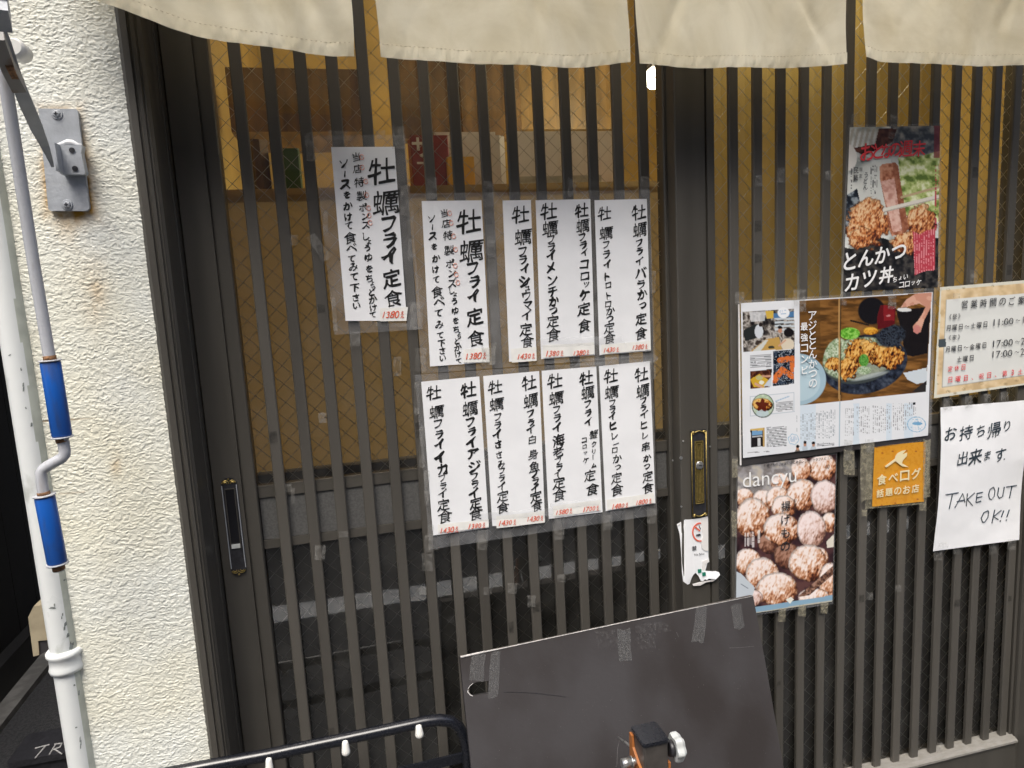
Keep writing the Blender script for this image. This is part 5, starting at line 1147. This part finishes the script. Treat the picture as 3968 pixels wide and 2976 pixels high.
# -- orange recommendation plate
K4 = thing('orange_sign', P(*zD(1480, 690), YR - .004), 'small orange sign with yellowed tape round it, under the magazine double page', 'sign')
gc = [(1338, 342), (1638, 318), (1627, 668), (1325, 698)]
pc_ = Pic(gc, YR - .0052, zD, iD, .0012)
pc_.put(pc_.x > 0, (226, 154, 34)); pc_.put(pc_.n(.08, 3, 4) > .62, (214, 132, 16), .5)
for x_, y_ in ((1385, 385), (1445, 375), (1525, 372), (1580, 375), (1380, 690), (1460, 678), (1590, 655), (1350, 350)): pc_.put(pc_.ell(x_, y_, 9, 6, 0, .6), (150, 70, 30), .8)
sh = pc_.build('plate', K4, 'print_gloss')
m = MB(); m.face([P(*zD(x, y), YR - .0044) for x, y in ((1284, 712), (1640, 682), (1668, 302), (1290, 332))]); m.build('tape_border', M['tape_old'], K4)
m = MB(); YT = YR - .0072
line_text(m, '食べログ', zD(1382, 540), zD(1582, 505), YT, 62 / 1.5068, .03); line_text(m, '話題のお店', zD(1372, 620), zD(1578, 592), YT, 48 / 1.5068, .03)
ins = [(1400, 462), (1408, 470), (1462, 432), (1490, 455), (1500, 462), (1540, 468), (1500, 445), (1505, 428), (1528, 402), (1530, 382), (1500, 394), (1524, 368), (1500, 372), (1475, 385), (1462, 402), (1458, 418)]
m.plate([P(*zD(x, y), YT) for x, y in ins][::-1], .0003)
m.build('pale_lettering', M['print_pale'], sh)
for t_ in ((1290, 500, 66, 330), (1645, 480, 40, 330), (1280, 735, 30, 40), (1620, 700, 40, 40), (1190, 440, 60, 140), (1310, 330, 60, 70)):
    u, v = zD(t_[0], t_[1]); tape(K4, u, v, t_[2] / 1.5, t_[3] / 1.5, 0, YR - .0072, 'tape_old')

# -- opening hours board
zH, iH = zoomf(3250, 1050, 1.5084)
K5 = thing('hours_sign', P(*zH(800, 740), YR - .004), 'opening hours notice with an orange border and red closing days, right of the double page', 'notice')
hc = [(592, 95), (1205, 44), (1195, 650), (556, 744)]
pc_ = Pic(hc, YR - .0050, zH, iH, .0013)
pc_.put(pc_.x > 0, (222, 220, 204))
pc_.mix(pc_.poly([(600, 112), (1220, 62), (1220, 640), (572, 722)]), [(206, 176, 130), (226, 196, 148), (236, 212, 170)], .02, 3)
pc_.put(pc_.poly([(628, 168), (1170, 122), (1160, 600), (604, 680)]), (224, 226, 222)); pc_.put(pc_.line(628, 168, 604, 680, 4), (150, 150, 146), .8); pc_.put(pc_.line(604, 680, 1160, 600, 4), (150, 150, 146), .8)
for x_, y_, r_ in ((640, 705, 18), (730, 690, 16), (680, 715, 14), (830, 655, 18), (870, 690, 14), (975, 660, 16), (1040, 640, 16), (640, 110, 14), (730, 100, 12), (900, 88, 12), (585, 300, 8), (582, 610, 8), (580, 660, 8)): pc_.put(pc_.ell(x_, y_, r_, r_ * .7, 0, .8) * (pc_.n(.15, 3, 5) > .35), (140, 116, 76), .6)
pc_.put(pc_.poly([(585, 398), (627, 394), (625, 442), (583, 447)]), (74, 84, 90))
sh = pc_.build('board', K5, 'print_gloss')
m = MB(); YT = YR - .0072
line_text(m, '営業時間のご案内', zH(737, 195), zH(1125, 166), YT, 46 / 1.5, .008, shear=.05)
line_text(m, '《昼》', zH(653, 268), zH(705, 263), YT, 30 / 1.5, .004); line_text(m, '《夜》', zH(650, 390), zH(703, 385), YT, 30 / 1.5, .004)
line_text(m, '月曜日～土曜日', zH(642, 333), zH(858, 312), YT, 32 / 1.5, .012); line_text(m, '月曜日～金曜日', zH(637, 458), zH(852, 434), YT, 32 / 1.5, .012); line_text(m, '土曜日', zH(705, 516), zH(778, 508), YT, 32 / 1.5, .012)
for y_, x_ in ((322, 893), (446, 890), (508, 887)):
    t_ = '11:00～' if y_ == 322 else '17:00～'
    flow_text(m, t_[:5], zH(x_, y_), 56 / 1.5, YT, dirpx=(1, -.085), off=-.004, sx=1.28)
    line_text(m, '～', zH(x_ + 155, y_ - 34), zH(x_ + 155, y_ - 34), YT, 32 / 1.5, .004); flow_text(m, '1' if y_ == 322 else '2', zH(x_ + 174, y_ - 15), 58 / 1.5, YT, dirpx=(1, -.085), off=-.004)
m.build('black_lettering', M['print_black'], sh)
m = MB(); line_text(m, '定休日', zH(652, 572), zH(730, 562), YT, 32 / 1.5, .012); line_text(m, '日曜日、祝日、第3土', zH(653, 636), zH(1062, 588), YT, 33 / 1.5, .012); m.build('red_lettering', M['print_red'], sh)
for t_ in ((640, 780, 50, 70), (760, 765, 46, 70), (870, 750, 46, 60), (970, 735, 44, 60), (790, 30, 40, 80), (585, 90, 34, 60), (690, 145, 40, 30)):
    u, v = zH(t_[0], t_[1]); tape(K5, u, v, t_[2] / 1.5, t_[3] / 1.5, 0, YR - .0085, 'tape')

# -- hand-written take out notice
K6 = thing('takeout_notice', P(*zH(800, 1600), YR - .004), 'white paper with handwritten TAKE OUT OK lettering, at the right edge of the right door', 'notice')
cr_ = [P(*zH(x, y), YR - .0045) for x, y in ((592, 797), (1098, 752), (1046, 1568), (547, 1637))]
def note_y(u, v): return min(YR - .0045 - .002 - .0025 * float(fbm(u * 2.2, v * 4, 1.5, 3, 5)) + .0018 * math.cos(v * 6 + u * 2.0), YR - .002)
def note_at(x, y, lift=.0005):
    v = (y - 797 + (x - 592) * .085) / 825; u = (x - (592 - 45 * v)) / 503
    return P(*zH(x, y), note_y(min(1, max(0, u)), min(1, max(0, v))) - lift)
m = MB(); rows = []
for j in range(41):
    v = j / 40; row = []
    for i in range(31):
        u = i / 30; p = lerp(lerp(cr_[0], cr_[1], u), lerp(cr_[3], cr_[2], u), v)
        row.append((p[0] + .004 * math.sin(math.pi * v) * (1 - u), note_y(u, v), p[2]))
    rows.append(row)
m.grid(rows); sh = m.build('paper_sheet', M['paper'], K6)
m = MB(); YT = YR - .0138
for ch, x, y, s_ in (('お', 655, 950, 78), ('持', 745, 945, 88), ('ち', 830, 935, 66), ('帰', 910, 930, 92), ('り', 985, 905, 62), ('出', 725, 1095, 78), ('来', 800, 1085, 92), ('ま', 870, 1078, 52), ('す', 945, 1075, 76), ('.', 968, 1100, 9)):
    p = note_at(x, y, .0009); put_glyph(m, ch, p, s_ * px2m(p) / 1.5, -.006, .022, shear=.12, slant=.10, jit=.05, seed=int(x))
m.build('marker_writing', M['marker'], sh); m = MB()
def stroke(pts, r_=.0011):
    m.tube([note_at(x, y) for x, y in pts], r_, 5)
for st_ in ([(625, 1308), (700, 1296)], [(665, 1304), (645, 1390)], [(678, 1385), (725, 1300), (738, 1352)], [(690, 1348), (735, 1338)], [(752, 1300), (745, 1375)], [(795, 1295), (752, 1335), (782, 1370)], [(808, 1300), (802, 1352)], [(808, 1300), (842, 1293)], [(806, 1325), (838, 1318)], [(802, 1352), (832, 1345)],
            [(905, 1263), (885, 1275), (876, 1305), (880, 1330), (893, 1335), (908, 1318), (913, 1285), (905, 1263)], [(935, 1265), (928, 1310), (938, 1328), (958, 1318), (968, 1262)], [(980, 1262), (1040, 1253)], [(1012, 1258), (998, 1328)],
            [(872, 1400), (848, 1412), (833, 1445), (840, 1468), (855, 1466), (872, 1440), (876, 1410), (872, 1400)], [(912, 1395), (895, 1475)], [(950, 1398), (905, 1435), (932, 1452)], [(965, 1400), (950, 1440)], [(997, 1395), (983, 1438)]): stroke(st_)
for x_, y_ in ((945, 1460), (980, 1455)): m.disc(note_at(x_, y_, .0009), (0, -1, 0), .0016, .0003, 8)
m.build('marker_writing', M['marker'], sh)
for t_ in ((580, 1660, 50, 60), (690, 1635, 44, 40), (900, 1620, 44, 70), (1010, 1600, 44, 60), (610, 1600, 60, 30)):
    u, v = zH(t_[0], t_[1]); tape(K6, u, v, t_[2] / 1.5, t_[3] / 1.5, 0, YR - .0140 if t_[1] < 1610 else YR - .002, 'tape')

# -- torn no smoking sticker round the meeting stile
zN, iN = zoomf(2550, 1950, 4.74)
K7 = thing('no_smoking_sticker', P(*zN(560, 1480), YR - .002), 'torn white no smoking sticker peeling below the brass lock', 'sticker')
out = [(345, 385), (500, 300), (560, 300), (770, 275), (905, 240), (918, 270), (925, 980), (942, 1075), (905, 1100), (868, 1240), (1000, 1250), (1060, 1245), (1120, 1270), (1138, 1320), (1060, 1400), (930, 1385), (900, 1410), (860, 1395), (830, 1430), (785, 1430), (745, 1340), (690, 1280), (650, 1310), (610, 1390), (580, 1480), (545, 1495), (460, 1440), (438, 1250), (430, 1000), (410, 700), (395, 560)]
bm_ = bmesh.new()
def ny_(x, y): 
    k = max(0, (500 - x) / 160.0); return YR - .0026 + .009 * k - .0008 * math.sin(y * .011) - (.006 * max(0, (y - 1180) / 300) * max(0, min(1, (x - 640) / 300)))
outR = [(500, 300)] + out[2:26] + [(500, 1465)]
outL = [(345, 385), (500, 300), (500, 1465), (460, 1440), (438, 1250), (430, 1000), (410, 700), (395, 560)]
m = MB()
for o_ in (outR, outL): m.face([tuple(P(*zN(x, y), ny_(x, y))) for x, y in o_])
stk = m.build('sticker_sheet', M['paper'], K7)
bmm = bmesh.new(); bmm.from_mesh(stk.data); bmesh.ops.triangulate(bmm, faces=bmm.faces[:]); bmm.to_mesh(stk.data); bmm.free()
m = MB(); YT = YR - .0036
def ring(cx_, cy_, rx, ry, a0, a1, w, mi):
    n_ = 20; o_, i_ = [], []
    for k in range(n_ + 1):
        a_ = math.radians(a0 + (a1 - a0) * k / n_); o_.append(P(*zN(cx_ + rx * math.cos(a_), cy_ + ry * math.sin(a_)), YT)); i_.append(P(*zN(cx_ + (rx - w) * math.cos(a_), cy_ + (ry - w) * math.sin(a_)), YT))
    m.add(o_ + i_, [[k, k + 1, n_ + 2 + k, n_ + 1 + k] for k in range(n_)], mi)
def quad(pts, mi, Yq=None): m.face([P(*zN(x, y), YT if Yq is None else Yq) for x, y in pts], mi)
ring(775, 530, 150, 178, 80, 275, 26, 0); quad([(672, 445), (690, 425), (780, 500), (765, 520)], 0)
quad([(697, 578), (775, 560), (790, 592), (700, 605)], 1); quad([(748, 408), (760, 405), (768, 440), (790, 465), (782, 475), (758, 452)], 1)
p = P(*zN(665, 830), YT); put_glyph(m, '禁', p, 92 * px2m(p) / 4.74, .012, 0, mi=1)
flow_text(m, 'No Smo', zN(662, 968), 62 / 4.74, YT, dirpx=(1, -.13), mi=1)
quad([(728, 1215), (795, 1205), (800, 1275), (735, 1282)], 2, YR - .0052); quad([(808, 1275), (872, 1263), (880, 1330), (815, 1340)], 2, YR - .0070)
m.build('sticker_print', [M['ink_red'], M['print_black'], M['green']], stk)
m = MB(); m.plate([P(*zN(x, y), YR - .0030) for x, y in ((785, 280), (915, 255), (922, 700), (925, 880), (850, 870), (800, 820), (790, 700), (825, 600), (800, 420))][::-1], .0006)
m.plate([P(*zN(x, y), YR - .0042) for x, y in ((820, 1060), (925, 1030), (942, 1075), (880, 1120), (860, 1240), (810, 1240))][::-1], .0004)
m.plate([P(*zN(x, y), YR - .0050) for x, y in ((635, 1490), (760, 1455), (980, 1410), (1060, 1400), (1030, 1430), (880, 1455), (780, 1510), (650, 1520))][::-1], .0012)
m.plate([P(*zN(x, y), YR + .0030) for x, y in ((355, 395), (495, 318), (500, 335), (400, 398))][::-1], .0004)
m.build('torn_layer', M['whitecard'], stk)

# ================================================================== FOREGROUND: BOARD, CLAMP, RACK
LEAN = .42
BN = np.array([0, -1, LEAN]) / math.sqrt(1 + LEAN * LEAN)           # outward normal of the leaning board
def PBd(u, v, lift=0.0):
    d = ray(u, v); K = -.0625 - LEAN * -.20
    t = (K - (CAM[1] - LEAN * CAM[2])) / (d[1] - LEAN * d[2]); return CAM + t * d + BN * lift
zP = lambda x, y: (1700 + x / 1.58, 2250 + y / 1.58)
T1, T2 = PBd(*zP(130, 470)), PBd(*zP(1925, 92))
R1, R2 = PBd(*zP(2000, 500)), PBd(*zP(2112, 1147)); L2_ = PBd(*zP(200, 1147))
def down(a, b_): t = (GZ + .006 - a[2]) / (b_[2] - a[2]); return a + (b_ - a) * t
BL_, BR_ = down(T1, L2_), down(R1, R2)
bd = thing('plywood_board', ((BL_[0] + BR_[0]) / 2, BL_[1], GZ), 'scuffed dark brown coated board with tape remnants, leaning against the doors', 'board')
outl = [T1, L2_, BL_, BR_, R2, R1, T2]
hole = [PBd(*zP(x, y)) for x, y in ((180, 668), (196, 640), (225, 622), (306, 614), (308, 690), (205, 708), (190, 698))]
bmm = bmesh.new(); ov = [bmm.verts.new(p) for p in outl]; hv = [bmm.verts.new(p) for p in hole]
es = [bmm.edges.new((ov[i], ov[(i + 1) % len(ov)])) for i in range(len(ov))] + [bmm.edges.new((hv[i], hv[(i + 1) % len(hv)])) for i in range(len(hv))]
bmesh.ops.triangle_fill(bmm, use_beauty=True, edges=es, normal=tuple(BN))
r_ = bmesh.ops.extrude_face_region(bmm, geom=bmm.faces[:]); bmesh.ops.translate(bmm, vec=tuple(-BN * .013), verts=[g for g in r_['geom'] if isinstance(g, bmesh.types.BMVert)])
bmesh.ops.recalc_face_normals(bmm, faces=bmm.faces[:])
me = bpy.data.meshes.new('panel')
for v in bmm.verts: v.co -= bd.location
bmm.to_mesh(me); bmm.free(); me.materials.append(M['board']); o = bpy.data.objects.new('panel', me); C.objects.link(o); o.parent = bd; panel = o
m = MB(); m.tube([PBd(*zP(x, y), .0004) for x, y in ((134, 468), (250, 442), (372, 418), (750, 337), (1130, 256), (1500, 180), (1920, 95))], [.0018, .0016, .0009, .0006, .0008, .0006, .0005], 6); m.build('worn_edge', M['worn'], bd)
m = MB(); up = np.array([0, LEAN, 1]) / math.sqrt(1 + LEAN * LEAN) * .0008
m.add([T1 - BN * .0006 + up, T2 - BN * .0006 + up, T2 - BN * .0126 + up, T1 - BN * .0126 + up], [[0, 1, 2, 3]]); m.build('top_edge', M['board_edge'], bd)
for x, y, w, h_, an, mt in ((240, 525, 86, 170, 4, 'tape_grey'), (340, 575, 62, 270, 4, 'tape_grey'), (1138, 395, 78, 200, -2, 'tape_grey'), (1595, 275, 70, 215, 6, 'tape_grey'), (1830, 218, 66, 150, -10, 'tape_grey'), (1025, 360, 120, 110, -8, 'residue'), (1320, 290, 220, 66, -8, 'residue'), (1270, 370, 120, 90, 0, 'residue')):
    u, v = zP(x, y); tape(bd, u, v, w / 1.58, h_ / 1.58, an, .0006, mt, pf=PBd)
m = MB(); rs_ = random.Random(11)
for a_ in (((1780, 412), (1840, 410), (1930, 402)), ((1140, 420), (1135, 436), (1160, 438)), ((1230, 350), (1275, 380), (1290, 372)), ((1455, 315), (1468, 345)), ((1110, 960), (1095, 1030), (1090, 1140))):
    m.tube([PBd(*zP(x, y), .00015) for x, y in a_], .00022, 4)
for k in range(260):
    x = rs_.uniform(220, 2000); y = rs_.uniform(500 if x < 900 else 300, 1140); s_ = rs_.choice((.0002, .0003, .0004, .0006)); p = PBd(*zP(x, y), .0002)
    if p[0] > T2[0] - .005: continue
    m.face([p + [-s_, 0, 0], p + [0, 0, -s_ * rs_.uniform(.5, 1.5)], p + [s_, 0, 0], p + [0, 0, s_]])
m.build('scratch', M['scratch'], panel)
m = MB(); m.tube([PBd(*zP(400, 682), .0002), PBd(*zP(520, 684), .0002), PBd(*zP(640, 694), .0002), PBd(*zP(780, 712), .0002)], .0004, 4); m.build('dark_scratch', M['black'], panel)
m = MB(); m.tube([PBd(*zP(x, y), .0003) for x, y in ((177, 672), (180, 684), (192, 699), (208, 707))], .0008, 5); m.tube([PBd(*zP(x, y), .0002) for x, y in ((178, 665), (190, 645), (210, 628))], .0004, 5); m.build('chipped_rim', M['worn'], panel)

# clamp in front of the board
KY = -.340
cl = thing('clamp', P(*zP(1300, 1147), KY), 'orange and black screw clamp with a grey knob in front of the leaning brown board', 'clamp')
x0, x1 = P(*zP(1252, 1012), KY)[0], P(*zP(1410, 990), KY)[0]; dep = .040
ztop = P(*zP(1320, 990), KY)[2]
m = MB(); m.box(x0 + .001, x1 - .001, KY, KY + dep, GZ + .002, ztop - .0045, c=.002); cb = m.build('post', M['post_brown'], cl)
m = MB(); m.box(x0 - .0008, x1 + .0008, KY - .0015, KY + dep + .0015, ztop - .004, ztop - .0012, c=.003); m.box(x0 + .0004, x1 - .0004, KY - .0003, KY + dep + .0003, ztop - .0012, ztop, c=.003); m.build('cap', M['blackpaint'], cl)
m = MB()
m.prism_x([(KY + .001, GZ + .003), (KY + dep, GZ + .003), (KY + dep, ztop - .008), (KY + dep - .008, ztop - .008), (KY + dep - .010, ztop - .024), (KY + .012, ztop - .036), (KY + .001, ztop - .040)], x0 - .003, x0 + .0005)
m.build('orange_plate', M['orange'], cl)
m = MB(); m.prism_x([(KY + .002, GZ + .003), (KY + dep * .5, GZ + .003), (KY + dep * .5, ztop - .036), (KY + .002, ztop - .036)], x1 - .0005, x1 + .0028); m.build('orange_plate', M['orange'], cl)
ky = KY + dep * .22; kz = P(*zP(1470, 1045), KY)[2]
m = MB(); m.disc((x1 + .0029, ky, kz), (1, 0, 0), .0105, .0085, 20); m.build('bolt_shank', M['black'], cl)
m = MB(); n = 60; ang = [2 * math.pi * k / n for k in range(n)]; xa, xb = x1 + .0095, x1 + .0225
kr = lambda t: .0172 + .0016 * math.cos(6 * t)
o1 = [(xa, ky + kr(t) * .93 * math.cos(t), kz + kr(t) * .93 * math.sin(t)) for t in ang]; o1b = [(xa + .0025, ky + kr(t) * math.cos(t), kz + kr(t) * math.sin(t)) for t in ang]
o2 = [(xb - .004, q_[1], q_[2]) for q_ in o1b]; o3 = [(xb, ky + (q_[1] - ky) * .80, kz + (q_[2] - kz) * .80) for q_ in o1b]
vs = o1 + o1b + o2 + o3; fs = [[r * n + k, r * n + (k + 1) % n, (r + 1) * n + (k + 1) % n, (r + 1) * n + k] for r in range(3) for k in range(n)] + [list(range(n))[::-1], [3 * n + k for k in range(n)]]
m.add(vs, fs, 0, False); m.build('knob', M['knob'], cl)
bz = P(*zP(1155, 1115), KY + .02)
m = MB(); m.disc((bz[0] - .008, KY + .02, bz[2]), (1, 0, 0), .0065, .012, 6); m.tube([(bz[0] + .004, KY + .02, bz[2]), (x0, KY + .02, bz[2])], .0045, 10); m.disc((bz[0] + .005, KY + .02, bz[2]), (1, 0, 0), .0075, .0025, 18); m.build('hex_bolt', M['steel'], cl)
m = MB(); m.tube([P(*zP(1100, 962), KY + .085), P(*zP(1215, 1040), KY + .03)], .0018, 8); m.build('pin', M['steel'], cl)

# black tube rack with white hooks
RY = -.112
rk = thing('umbrella_rack', (.05, RY, GZ), 'black tubular rack with white hook ends, at the lower left of the doors', 'rack')
zQ = lambda x, y: (800 + x / 1.8433, 2550 + y / 1.8433)
def R_(x, y, dy=0): return P(*zQ(x, y), RY + dy)
rr_ = 23.5 * px2m(R_(900, 600))
path = [R_(-900, 930), R_(-300, 830), R_(0, 772), R_(450, 690), R_(1000, 575), R_(1350, 500), R_(1560, 455), R_(1660, 442), R_(1740, 450), R_(1800, 490), R_(1842, 560), R_(1862, 650), R_(1872, 790)]
path += [np.array([path[-1][0], RY, path[-1][2] - .05]), np.array([path[-1][0] + .002, RY, GZ + .004])]
m = MB(); m.tube(path, rr_, 16); m.tube([np.array([path[0][0], RY, path[0][2]]), np.array([path[0][0], RY, GZ + .004])], rr_, 14)
m.build('frame_tube', M['blackpaint'], rk)
lw = [R_(1200, 860), R_(1400, 790), R_(1840, 690)]
m = MB(); m.bar([R_(-200, 1180), R_(900, 935), R_(1840, 705)], .016, .004, (0, 0, 1)); m.build('flat_bar', M['blackpaint'], rk)
for x, y0, y1 in ((1522, 478, 570), (997, 590, 697), (452, 712, 850), (-120, 840, 1010), (-640, 950, 1130)):
    A, B = Vector(R_(x - 8, y0, -.0095)), Vector(R_(x + 2, y1, -.0105)); d_ = B - A
    prof = [(0, .3), (.03, .55), (.12, .68), (.3, .78), (.5, .88), (.7, 1.0), (.85, .92), (.95, .62), (1, .2)]
    rb = 31 / 1.8433 * px2m(np.array(A))
    m = MB(); m.tube([A + d_ * t for t, _ in prof], [rb * w_ for _, w_ in prof], 16); m.tube([A + d_ * .1 + Vector((0, .004, 0)), A + d_ * .1 + Vector((0, .012, .002))], .002, 8); m.build('hook_end', M['white_plastic'], rk)
